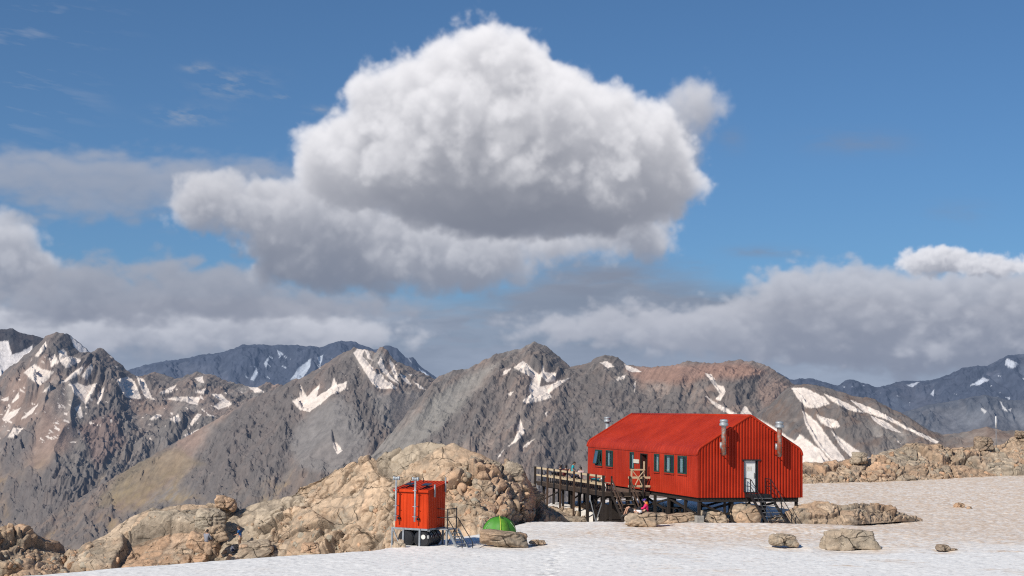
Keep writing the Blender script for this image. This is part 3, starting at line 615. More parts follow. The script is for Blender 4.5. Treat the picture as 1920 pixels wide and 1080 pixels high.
def outcrop(name, crest, foot, Yc, Yf, x0, x1, dx, rows, seed, bulge=.8, back=.5, amp=1., **kw):
    px = np.arange(x0, x1, dx, dtype=float)
    cr = np.array(crest, float); ft = np.array(foot, float)
    cy = np.interp(px, cr[:, 0], cr[:, 1]); fy = np.interp(px, ft[:, 0], ft[:, 1])
    yc = np.interp(px, *np.array(Yc, float).T); yf = np.interp(px, *np.array(Yf, float).T)
    k = 6; ker = np.hanning(2*k+1); ker /= ker.sum()
    cy = np.convolve(np.pad(cy, k, mode='edge'), ker, mode='valid')
    C = at(px, cy, yc); Fo = at(px, fy, yf)
    def ev(T):
        PX = np.broadcast_to(px, T.shape)
        Tc = np.clip(T, 0, 1)
        w = Tc+.10*np.sin(Tc*PI)*vnoise(PX/90, T*2, T*0, seed+5)
        z = Fo[None, :, 2]+(C-Fo)[None, :, 2]*np.clip(w, 0, 1)**bulge
        X = Fo[None, :, 0]+(C-Fo)[None, :, 0]*T; Y = Fo[None, :, 1]+(C-Fo)[None, :, 1]*T
        z = z-np.clip(T-1, 0, 9)*((C-Fo)[None, :, 2]*.9+1.5)
        P = np.stack([X, Y, z], -1)
        gx = np.gradient(P, axis=1); gt = np.gradient(P, axis=0)
        n = np.cross(gx, gt); n /= np.linalg.norm(n, axis=-1, keepdims=True)+1e-9
        for _ in range(6):
            n[1:-1, 1:-1] = (n[1:-1, 1:-1]*2+n[:-2, 1:-1]+n[2:, 1:-1]+n[1:-1, :-2]+n[1:-1, 2:])/6
        n = n*np.array([.6, 1, 1]); n /= np.linalg.norm(n, axis=-1, keepdims=True)+1e-9
        d, c = blocky(P, seed, **kw)
        return P+n*(d*amp*(sstep(0, .05, T)*.8+.2)*(1-.55*np.exp(-((T-1)/.12)**2)))[..., None], c
    T0 = np.repeat(np.linspace(0, 1+back, rows)[:, None], len(px), 1)
    P, c = ev(T0)
    # second pass: rows follow the displaced surface, so that risers and overhangs are as finely meshed as treads
    ds = np.linalg.norm(np.diff(P, axis=0), axis=-1)*np.where(T0[1:] > 1, .35, 1)+1e-4
    kk = 9; ker = np.hanning(2*kk+1); ker /= ker.sum()
    ds = np.apply_along_axis(lambda v: np.convolve(np.pad(v, kk, mode='edge'), ker, mode='valid'), 1, ds)
    S = np.vstack([np.zeros(len(px)), np.cumsum(ds, 0)])
    S /= S[-1]
    R2 = int(rows*1.25); u = np.linspace(0, 1, R2)
    T1 = np.stack([np.interp(u, S[:, j], T0[:, j]) for j in range(len(px))], 1)
    P, c = ev(T1)
    o = grid_mesh(name, P, c, rockmat())
    o['kind'] = 'structure'
    return P, o
def boulder(name, loc_, dims, seed, rot=(0, 0, 0), cuts=9, flat=.0, noise=1., sub=5, dip=.3, colr=None, sharp=.10):
    bm = bmesh.new(); bmesh.ops.create_icosphere(bm, subdivisions=sub, radius=1)
    r = np.random.default_rng(seed)
    n = np.array([v.co[:] for v in bm.verts]); n /= np.linalg.norm(n, axis=1, keepdims=True)
    pl = r.normal(size=(cuts, 3)); pl[:, 2] *= .8
    pl = np.vstack([pl, [[1, .1, .1], [-1, .1, .05], [.1, 1, 0], [0, -1, .15], [.1, 0, 1], [0, 0, -1]]]); pl /= np.linalg.norm(pl, axis=1, keepdims=True)
    dd = np.concatenate([r.uniform(.78, 1.1, cuts), r.uniform(.72, .9, 6)])
    q = np.maximum((n@pl.T)/dd, 1e-3)
    p = 1/sharp
    rad = 1/((q**p).sum(1)**(1/p))
    P = n*rad[:, None]*np.array(dims)/2
    R = np.array((Matrix.Rotation(rot[2], 3, 'Z')@Matrix.Rotation(rot[1], 3, 'Y')@Matrix.Rotation(rot[0], 3, 'X')))
    P = P@R.T
    big = max(dims)
    d, c = blocky(P+np.array([seed*13.7 % 50, seed*7.3 % 50, 0]), seed, scales=((big*.6, .09), (big*.25, .055), (big*.1, .025)), dip=dip)
    nn = P/np.linalg.norm(P, axis=1, keepdims=True)
    P = P+nn*(d*noise*min(1., big/2.))[:, None]
    for v, co in zip(bm.verts, P): v.co = co
    for f in bm.faces: f.smooth = True
    me = bpy.data.meshes.new(name); bm.to_mesh(me); bm.free()
    if colr is not None: c = c*.5+np.array(colr)*.5
    t4 = np.ones((len(me.vertices), 4), F32); t4[:, :3] = c
    a = me.attributes.new('tint', 'FLOAT_COLOR', 'POINT'); a.data.foreach_set('color', t4.ravel())
    me.materials.append(rockmat())
    o = bpy.data.objects.new(name, me); col.objects.link(o); o.location = loc_
    return o
LIP = np.array([(-200, 20), (-60, 44), (-30, 53), (-19.2, 60.5), (-13.7, 67.0), (-6.8, 73.2), (-1.9, 83.0), (1.6, 94.5), (3.5, 112), (4., 135), (4., 400)], float)
def snow_z(x, y):
    lx = np.interp(y, LIP[:, 1], LIP[:, 0])                      # the snow ends on the left of this line
    over = np.clip((lx-x)*.75, 0, 60)
    z = .9+0*x
    z = z+.85*sstep(98, 140, y)*sstep(13, 30, x)+.75*sstep(30, 58, x)*sstep(84, 155, y)
    ym = np.interp(x, [-10, 6, 14, 22, 30, 60], [100, 117, 124, 146, 156, 166])
    z = z-.45*np.clip(y-ym, 0, 200)
    z = z+.10*fbm(x/11, y/11, x*0, 3, seed=901)+.05*fbm(x/3, y/3, x*0, 3, seed=905)
    z = z+.36*np.exp(-((x-17)/8)**2-((y-90)/3.2)**2)
    z = z-1.25*sstep(94.2, 98, y)*sstep(10.5, 5, x)*(1-sstep(103, 111, y))
    z = z-.9*sstep(0, 3, over)-over*.42
    return z
RIMS = [(945, 1024, 3.2), (1206, 986, 2.9), (1589, 1029, 3.1), (1467, 1026, 1.95), (1798, 953, 1.0), (1768, 1032, .8), (1338, 978, 3.0), (1398, 978, 3.0)]
def rim(x, y):
    r = 0
    for px_, py_, w in RIMS:
        p = atz(px_, py_, .95); r = np.maximum(r, np.exp(-(((x-p[0]-.15*w)/(w*.72))**2+((y-p[1]-.3*w)/(w*.85+.4))**2)**2))
    return r
def dust_amount(x, y):
    px, py = topx(np.stack([x, y, x*0+.95], -1))
    n = fbm(x/5.5, y/7, x*0, 5, .6, seed=911)
    m = fbm(x/1.5, y/3., x*0, 4, .6, seed=915)
    base = .06+.50*np.exp(-((x-14)/13)**2-((y-86)/5)**2)+.75*sstep(16, 26, x)*sstep(86, 98, y)*(1-.6*np.exp(-((x-36)/10)**2-((y-128)/14)**2))+.35*sstep(-2, 10, x)*sstep(68, 84, y)
    base = base*(1-.75*sstep(6, -12, x))
    base = base+.55*rim(x, y)*(.6+n)
    base = base+.30*sstep(14, 24, x)*sstep(78, 92, y)
    st = sstep(.12, .42, fbm(x/4.5, y/1.6, x*0+3, 5, .6, seed=917))*sstep(2, 12, x)*.8
    return np.clip(base+.55*n+.25*m-.12+st*sstep(58, 66, y), 0, 1)
def build_ground():
    # snowfield: fine grid where the photo looks, coarse to the horizon
    def sheet(xs, ys, cups):
        X, Y = np.meshgrid(xs, ys)
        z = snow_z(X, Y)
        if cups:
            c = ridged(X/.85, Y/.95, X*0, 3, .5, seed=921)
            c2 = ridged(X/.34, Y/.36, X*0+2, 3, .55, seed=925)
            tr = np.exp(-(((X-1.9-.05*(Y-62)+.5*vnoise(Y/6, Y*0, Y*0, 77))/.55)**2))*sstep(85, 70, Y)   # trodden line
            cm_ = .45+.55*sstep(-4, 14, X)*sstep(66, 84, Y)
            z = z+cm_*(.045*(c-.45)+.036*(c2-.45))+tr*.06*(vnoise(X/.3, Y/.35, X*0, 78)-.4)
        else: c = c2 = np.full_like(X, .5)
        z = z-.13*rim(X, Y)
        du = dust_amount(X, Y)
        sp = sstep(.30, .75, c*.35+c2*.5+.32*fbm(X*2.6, Y*2.6, X*0, 4, .65, seed=931))
        w = np.clip(du*(.22+1.35*sp), 0, 1)*.95
        colr = mix3(np.array((.93, .91, .865)), np.array((.70, .535, .39)), w)
        colr = mix3(colr, np.array((.80, .66, .53)), du*.25)
        if cups:     # the beaten track: trampled, darker pits between bright crumbs
            pit = sstep(.05, .45, fbm(X*2.4, Y*1.7, X*0+6, 3, .6, seed=941))
            colr = colr*(1-.34*np.clip(tr*1.2, 0, 1)*pit)[..., None]
        return np.stack([X, Y, z], -1), colr
    m, t, b = nodes_mat('old_summer_snow')
    a_ = t.nodes.new('ShaderNodeAttribute'); a_.attribute_name = 'tint'
    tcn = t.nodes.new('ShaderNodeTexCoord')
    n1 = t.nodes.new('ShaderNodeTexNoise'); n1.inputs['Scale'].default_value = 2.6; n1.inputs['Detail'].default_value = 7; n1.inputs['Roughness'].default_value = .82
    t.links.new(tcn.outputs['Object'], n1.inputs['Vector'])
    mr = t.nodes.new('ShaderNodeMapRange'); mr.inputs[1].default_value = .3; mr.inputs[2].default_value = .7; mr.inputs[3].default_value = .95; mr.inputs[4].default_value = 1.12
    t.links.new(n1.outputs[0], mr.inputs[0])
    ml = t.nodes.new('ShaderNodeVectorMath'); ml.operation = 'SCALE'; t.links.new(a_.outputs['Color'], ml.inputs[0]); t.links.new(mr.outputs[0], ml.inputs['Scale'])
    mp2 = t.nodes.new('ShaderNodeMapping'); mp2.inputs['Scale'].default_value = (1., .62, 1.); t.links.new(tcn.outputs['Object'], mp2.inputs[0])
    n3 = t.nodes.new('ShaderNodeTexNoise'); n3.inputs['Scale'].default_value = 3.4; n3.inputs['Detail'].default_value = 5; n3.inputs['Roughness'].default_value = .75; t.links.new(mp2.outputs[0], n3.inputs['Vector'])
    m3 = t.nodes.new('ShaderNodeValToRGB'); e3 = m3.color_ramp.elements; e3[0].position = .34; e3[0].color = (.66, .66, .67, 1); e3[1].position = .66; e3[1].color = (1.10, 1.10, 1.10, 1); k3 = e3.new(.46); k3.color = (.93, .93, .93, 1); k4 = e3.new(.56); k4.color = (.985, .985, .985, 1)
    t.links.new(n3.outputs[0], m3.inputs[0])
    mm = t.nodes.new('ShaderNodeVectorMath'); mm.operation = 'MULTIPLY'; t.links.new(ml.outputs[0], mm.inputs[0]); t.links.new(m3.outputs[0], mm.inputs[1])
    t.links.new(mm.outputs[0], b.inputs['Base Color']); b.inputs['Roughness'].default_value = .7; b.inputs['Specular IOR Level'].default_value = .25
    n2 = t.nodes.new('ShaderNodeTexNoise'); n2.inputs['Scale'].default_value = 3.2; n2.inputs['Detail'].default_value = 6; t.links.new(tcn.outputs['Object'], n2.inputs['Vector'])
    bp = t.nodes.new('ShaderNodeBump'); bp.inputs['Strength'].default_value = .35; bp.inputs['Distance'].default_value = .06
    t.links.new(n2.outputs[0], bp.inputs['Height']); t.links.new(bp.outputs[0], b.inputs['Normal'])
    xs = np.concatenate([np.linspace(-400, -42, 20)[:-1], np.linspace(-42, -24, 60)[:-1], np.arange(-24, 44, .10), np.linspace(44, 70, 140)[1:], np.linspace(70, 400, 20)[1:]])
    ys = np.concatenate([np.linspace(-200, 52, 40)[:-1], np.arange(52, 112, .13), np.linspace(112, 175, 240), np.linspace(175, 420, 20)[1:]])
    P, c = sheet(xs, ys, True)
    o = grid_mesh('snow', P, c, m); o['kind'] = 'structure'
    # valley floor far below, to the horizon
    xs = np.linspace(-90000, 90000, 60); ys = np.linspace(-60000, 120000, 60); X, Y = np.meshgrid(xs, ys)
    Z = -900+0*X
    o = grid_mesh('valley_floor', np.stack([X, Y, Z], -1), np.tile(np.array((.14, .12, .08)), X.shape+(1,)), attr_mat('valley', scale=.002, bump=0)); o['kind'] = 'structure'
OUT_L = [(-120,985),(-40,978),(0,990),(20,985),(45,984),(60,1000),(75,1013),(110,1020),(130,1032),(150,1030),(165,1016),(200,1000),(222,980),(250,966),(290,950),(318,944),(340,943),(394,944),(400,946),(445,948),(455,952),(520,932),(548,922),(562,906),(600,891),(650,872),(690,862),(715,858),(742,846),(770,833),(800,827),(830,828),(850,833),(882,846),(900,850),(912,855),(928,862),(940,866),(958,868),(972,874),(984,884),(990,900),(998,915),(1008,935),(1030,948),(1060,955),(1110,960)]
FT_L = [(-120,1150),(0,1135),(100,1125),(400,1090),(700,1056),(800,1030),(890,1010),(950,1000),(1000,985),(1050,980),(1110,985)]
OUT_R = [(1440,905),(1490,872),(1505,868),(1540,869),(1575,863),(1600,858),(1626,862),(1640,850),(1660,843),(1690,838),(1720,833),(1745,836),(1762,833),(1780,841),(1812,838),(1835,834),(1865,836),(1882,831),(1900,817),(1920,809),(1960,800),(2060,770)]
FT_R = [(1440,931),(1505,920),(1570,920),(1610,913),(1650,908),(1700,910),(1760,907),(1850,900),(1920,896),(2060,880)]
OUT_M = [(1440,972),(1480,958),(1500,946),(1530,942),(1560,943),(1580,947),(1605,942),(1640,946),(1668,950),(1690,959),(1712,966),(1730,974)]
FT_M = [(1440,992),(1500,988),(1600,984),(1690,978),(1730,982)]
ROCKS = {}
def build_rocks():
    P, o = outcrop('rock_outcrop', OUT_L, FT_L, [(-120,103),(150,108),(400,109),(600,105),(700,102),(830,97),(900,96),(985,96),(1008,105),(1110,112)], [(-120,96),(0,97),(400,102),(700,95),(800,90),(890,88),(950,89),(1000,97),(1110,105)], -120, 1110, .95, 330, 2000, bulge=.85, scales=((5.0, .50), (2.1, .30), (.75, .12)), tilt=1.0, macro=.42, shat=.8, fine=.85)
    ROCKS['left'] = P
    P, o = outcrop('rock_ridge', OUT_R, FT_R, [(1440,139),(1640,146),(1920,158),(2060,160)], [(1440,132),(1505,134),(1700,140),(2060,150)], 1440, 2060, .95, 160, 2100, bulge=.85, scales=((4.2, .42), (1.6, .24), (.65, .11)), dip=.22, tilt=.7, macro=.5, shat=.5, fine=.75)
    ROCKS['right'] = P
    P, o = outcrop('low_rock_outcrop', OUT_M, FT_M, [(1440,95.2),(1600,96.6),(1730,101.5)], [(1440,92.8),(1600,94),(1730,99.5)], 1440, 1730, .8, 90, 2200, bulge=.6, back=2.2, amp=.75, scales=((2.6, .26), (1.0, .16), (.4, .06)), dip=.2, tilt=.8)
# ---------------------------------------------------------------- mesh helpers
def thing(name, label, cat, loc=(0, 0, 0), rotz=0., group=None):
    o = bpy.data.objects.new(name, None); col.objects.link(o)
    o.empty_display_size = .3
    o.location = loc; o.rotation_euler = (0, 0, rotz); o['label'] = label; o['category'] = cat
    if group: o['group'] = group
    return o
def tag(o, label, cat, group=None):
    o['label'] = label; o['category'] = cat
    if group: o['group'] = group
    return o
class MB:
    def __init__(s): s.bm = bmesh.new()
    def box(s, x0, x1, y0, y1, z0, z1, bev=0.):
        vs = [s.bm.verts.new(p) for p in ((x0,y0,z0),(x1,y0,z0),(x1,y1,z0),(x0,y1,z0),(x0,y0,z1),(x1,y0,z1),(x1,y1,z1),(x0,y1,z1))]
        fs = [s.bm.faces.new([vs[i] for i in f]) for f in ((3,2,1,0),(4,5,6,7),(0,1,5,4),(1,2,6,5),(2,3,7,6),(3,0,4,7))]
        if bev:
            es = list({e for f in fs for e in f.edges}); bmesh.ops.bevel(s.bm, geom=es, offset=bev, segments=2, affect='EDGES', profile=.5)
        return s
    def bar(s, a, b, w, h=None, up=(0, 0, 1)):
        """square bar from a to b"""
        h = h or w; a = Vector(a); b = Vector(b); d = (b-a).normalized(); up = Vector(up)
        if abs(d.dot(up)) > .98: up = Vector((1, 0, 0)) if abs(d.x) < .9 else Vector((0, 1, 0))
        x = d.cross(up).normalized(); y = x.cross(d).normalized()
        vs = []
        for p in (a, b):
            for sx, sy in ((-1,-1),(1,-1),(1,1),(-1,1)): vs.append(s.bm.verts.new(p+x*sx*w/2+y*sy*h/2))
        for f in ((3,2,1,0),(4,5,6,7),(0,1,5,4),(1,2,6,5),(2,3,7,6),(3,0,4,7)): s.bm.faces.new([vs[i] for i in f])
        return s
    def tube(s, pts, rad, n=10, cap=True):
        pts = [Vector(p) for p in pts]; rads = rad if isinstance(rad, (list, tuple)) else [rad]*len(pts)
        prev = None; rings = []
        for i, p in enumerate(pts):
            d = (pts[min(i+1, len(pts)-1)]-pts[max(i-1, 0)]).normalized()
            if prev is None:
                up = Vector((0, 0, 1)) if abs(d.z) < .95 else Vector((1, 0, 0))
                x = d.cross(up).normalized()
            else: x = (prev-d*prev.dot(d)).normalized()
            prev = x; y = d.cross(x)
            rings.append([s.bm.verts.new(p+(x*math.cos(2*PI*k/n)+y*math.sin(2*PI*k/n))*rads[i]) for k in range(n)])
        for a, b in zip(rings, rings[1:]):
            for k in range(n):
                f = s.bm.faces.new((a[k], a[(k+1) % n], b[(k+1) % n], b[k])); f.smooth = True
        if cap: s.bm.faces.new(rings[0][::-1]); s.bm.faces.new(rings[-1])
        return s
    def lathe(s, c, prof, n=18):
        """prof: (radius, z) from bottom to top"""
        rings = [[s.bm.verts.new((c[0]+r*math.cos(2*PI*k/n), c[1]+r*math.sin(2*PI*k/n), c[2]+z)) for k in range(n)] for r, z in prof]
        for a, b in zip(rings, rings[1:]):
            for k in range(n): s.bm.faces.new((a[k], a[(k+1) % n], b[(k+1) % n], b[k])).smooth = True
        s.bm.faces.new(rings[0][::-1]); s.bm.faces.new(rings[-1])
        return s
    def grid(s, rows, smooth=False, flip=False):
        vv = [[s.bm.verts.new(p) for p in r] for r in rows]
        for a, b in zip(vv, vv[1:]):
            for k in range(len(a)-1):
                q = (a[k], a[k+1], b[k+1], b[k])
                s.bm.faces.new(q[::-1] if flip else q).smooth = smooth
        return s
    def poly(s, pts): s.bm.faces.new([s.bm.verts.new(p) for p in pts]); return s
    def build(s, name, m, parent=None, recalc=True):
        if recalc: bmesh.ops.recalc_face_normals(s.bm, faces=s.bm.faces)
        me = bpy.data.meshes.new(name); s.bm.to_mesh(me); s.bm.free()
        for mm in (m if isinstance(m, (list, tuple)) else [m]): me.materials.append(mm)
        o = bpy.data.objects.new(name, me); col.objects.link(o)
        if parent is not None: o.parent = parent
        return o
# ---------------------------------------------------------------- paints
def red_paint(name, c, rough=.42):
    m, t, b = nodes_mat(name)
    tcn = t.nodes.new('ShaderNodeTexCoord')
    n1 = t.nodes.new('ShaderNodeTexNoise'); n1.inputs['Scale'].default_value = .55; n1.inputs['Detail'].default_value = 6
    t.links.new(tcn.outputs['Object'], n1.inputs['Vector'])
    mp = t.nodes.new('ShaderNodeMapping'); mp.inputs['Scale'].default_value = (2.2, 2.2, .22); t.links.new(tcn.outputs['Object'], mp.inputs[0])
    n2 = t.nodes.new('ShaderNodeTexNoise'); n2.inputs['Scale'].default_value = 2.4; n2.inputs['Detail'].default_value = 8; n2.inputs['Roughness'].default_value = .7; t.links.new(mp.outputs[0], n2.inputs['Vector'])
    ad = t.nodes.new('ShaderNodeMath'); ad.operation = 'ADD'; t.links.new(n1.outputs[0], ad.inputs[0]); t.links.new(n2.outputs[0], ad.inputs[1])
    rp = t.nodes.new('ShaderNodeValToRGB'); e = rp.color_ramp.elements
    e[0].position = .36; e[0].color = (c[0]*.72, c[1]*.75, c[2]*.8, 1); e[1].position = .64; e[1].color = (c[0]*1.12, c[1]*1.45, c[2]*1.7, 1)
    hf = t.nodes.new('ShaderNodeMath'); hf.operation = 'MULTIPLY'; hf.inputs[1].default_value = .5; t.links.new(ad.outputs[0], hf.inputs[0])
    t.links.new(hf.outputs[0], rp.inputs[0]); t.links.new(rp.outputs[0], b.inputs['Base Color'])
    b.inputs['Roughness'].default_value = rough; b.inputs['Specular IOR Level'].default_value = .12
    return m
def wood(name, c, var=.35, rough=.8):
    m, t, b = nodes_mat(name)
    tcn = t.nodes.new('ShaderNodeTexCoord'); mp = t.nodes.new('ShaderNodeMapping'); mp.inputs['Scale'].default_value = (9, 1.4, 9); t.links.new(tcn.outputs['Object'], mp.inputs[0])
    n = t.nodes.new('ShaderNodeTexNoise'); n.inputs['Scale'].default_value = 2; n.inputs['Detail'].default_value = 8; n.inputs['Roughness'].default_value = .65; t.links.new(mp.outputs[0], n.inputs['Vector'])
    rp = t.nodes.new('ShaderNodeValToRGB'); e = rp.color_ramp.elements; e[0].position = .3; e[1].position = .72
    e[0].color = (*[x*(1-var) for x in c], 1); e[1].color = (*[x*(1+var) for x in c], 1)
    t.links.new(n.outputs[0], rp.inputs[0]); t.links.new(rp.outputs[0], b.inputs['Base Color']); b.inputs['Roughness'].default_value = rough; b.inputs['Specular IOR Level'].default_value = .2
    return m
def rusty(name):
    m, t, b = nodes_mat(name)
    tcn = t.nodes.new('ShaderNodeTexCoord'); n = t.nodes.new('ShaderNodeTexNoise'); n.inputs['Scale'].default_value = 4.5; n.inputs['Detail'].default_value = 9; n.inputs['Roughness'].default_value = .7; t.links.new(tcn.outputs['Object'], n.inputs['Vector'])
    rp = t.nodes.new('ShaderNodeValToRGB'); e = rp.color_ramp.elements; e[0].position = .40; e[0].color = (.30, .055, .025, 1); e[1].position = .60; e[1].color = (.22, .21, .20, 1)
    x = e.new(.5); x.color = (.24, .10, .06, 1)
    t.links.new(n.outputs[0], rp.inputs[0]); t.links.new(rp.outputs[0], b.inputs['Base Color']); b.inputs['Roughness'].default_value = .55
    return m
RED = red_paint('red_painted_steel', (.405, .027, .009)); RED2 = red_paint('red_painted_outhouse_steel', (.56, .040, .007))
DARKW = wood('dark_stained_timber', (.030, .024, .021)); DECKW = wood('weathered_grey_brown_timber', (.15, .115, .085)); PALEW = wood('pale_new_timber', (.55, .43, .28), .18)
BROWNW = wood('brown_weathered_post', (.085, .055, .04))
BLACK = mat('black_painted_steel', (.016, .016, .018), .5); GALV = mat('galvanised_steel', (.34, .365, .385), .5, .3, .25); GALVD = mat('grey_zinc_post', (.26, .28, .30), .5, .2, .2)
GREEN = mat('dark_green_joinery', (.018, .055, .040), .5); WHITE = mat('white_door_paint', (.74, .75, .73), .5, var=.06); LGREY = mat('light_grey_door_paint', (.50, .50, .50), .5, var=.06)
RUST = rusty('rust_streaked_steel'); DARKIN = mat('dark_interior', (.012, .011, .011), .9); CURTAIN = mat('white_curtain', (.78, .79, .78), .9)
CONC = mat('concrete', (.30, .285, .26), .9, var=.25, bump=.4)
def glass_mat():
    m, t, b = nodes_mat('window_glass')
    b.inputs['Base Color'].default_value = (.02, .03, .035, 1); b.inputs['Roughness'].default_value = .04; b.inputs['Specular IOR Level'].default_value = .6
    t.nodes.remove(b); out = t.nodes['Material Output']
    gl = t.nodes.new('ShaderNodeBsdfGlossy'); gl.inputs['Roughness'].default_value = .03; gl.inputs['Color'].default_value = (.9, .95, 1, 1)
    tr = t.nodes.new('ShaderNodeBsdfTransparent'); tr.inputs['Color'].default_value = (.72, .80, .82, 1)
    mx = t.nodes.new('ShaderNodeMixShader'); mx.inputs[0].default_value = .14; t.links.new(tr.outputs[0], mx.inputs[1]); t.links.new(gl.outputs[0], mx.inputs[2]); t.links.new(mx.outputs[0], out.inputs[0])
    return m
GLASS = glass_mat()
# ---------------------------------------------------------------- the hut
YAW = math.radians(17.0); HO = Vector((12.25, 93.25, 2.66))
HU = Vector((math.cos(YAW), math.sin(YAW), 0)); HV = Vector((-math.sin(YAW), math.cos(YAW), 0))
def hw(x, y, z=0): return HO+HU*x+HV*y+Vector((0, 0, z))
HW, HL, HS, RR, TH = 7.57, 20.7, 2.75, .6, math.radians(31)
def roof_profile(off=0.):
    """half profile from the left wall up to the ridge, then mirrored: (x, z)"""
    p = []
    for k in range(9):
        a = (PI/2-TH)*k/8
        p.append((RR-(RR+off)*math.cos(a), HS+(RR+off)*math.sin(a)))
    zr = p[-1][1]+(HW/2-p[-1][0])*math.tan(TH)
    for k in range(1, 5):
        s = k/4*.94; p.append((p[8][0]+(HW/2-p[8][0])*s, p[8][1]+(zr-p[8][1])*s))
    p.append((HW/2, zr-.03))
    return p+[(HW-x, z) for x, z in p[:-1][::-1]]
def wall_panel(mb, axis, off, a0, a1, z0, z1f, holes, pitch, rw, rh, sgn):
    """ribbed sheet wall: axis 0 -> plane x=off along y, axis 1 -> plane y=off along x; z1f(a) is the top; holes (a0,a1,z0,z1)"""
    def pt(a, h, z): return (off+sgn*h, a, z) if axis == 0 else (a, off+sgn*h, z)
    a = a0+.04; seg = [a0]; hs = [0.]
    while a < a1-pitch*.5:
        seg += [a, a+.02, a+.02+rw, a+.04+rw]; hs += [0., rh, rh, 0.]
        a += pitch
    seg.append(a1); hs.append(0.)
    extra = sorted({h[k] for h in holes for k in (0, 1)})
    S = list(zip(seg, hs))
    for e in extra:
        for i in range(len(S)-1):
            if S[i][0]+1e-4 < e < S[i+1][0]-1e-4:
                t = (e-S[i][0])/(S[i+1][0]-S[i][0]); S.insert(i+1, (e, S[i][1]*(1-t)+S[i+1][1]*t)); break
    for (p, hp), (q, hq) in zip(S, S[1:]):
        m = (p+q)/2; spans = [(z0, None)]
        for h in sorted(holes, key=lambda h: h[2]):
            if h[0] < m < h[1]:
                b = spans.pop()[0]; spans.append((b, h[2])); spans.append((h[3], None))
        for b, e in spans:
            if e is not None and e <= b: continue
            mb.poly([pt(p, hp, b), pt(q, hq, b), pt(q, hq, z1f(q) if e is None else e), pt(p, hp, z1f(p) if e is None else e)])
WINS = [(17.45, 18.95, 1.33, 2.56), (15.15, 16.62, 1.35, 2.58), (10.90, 11.72, 1.38, 2.60), (6.28, 7.16, 1.38, 2.62), (3.72, 5.33, 1.40, 2.62), (1.60, 3.08, 1.43, 2.63)]
DOORH = (8.42, 9.72, 0.02, 2.56); GD = (3.28, 4.34, .36, 2.42)
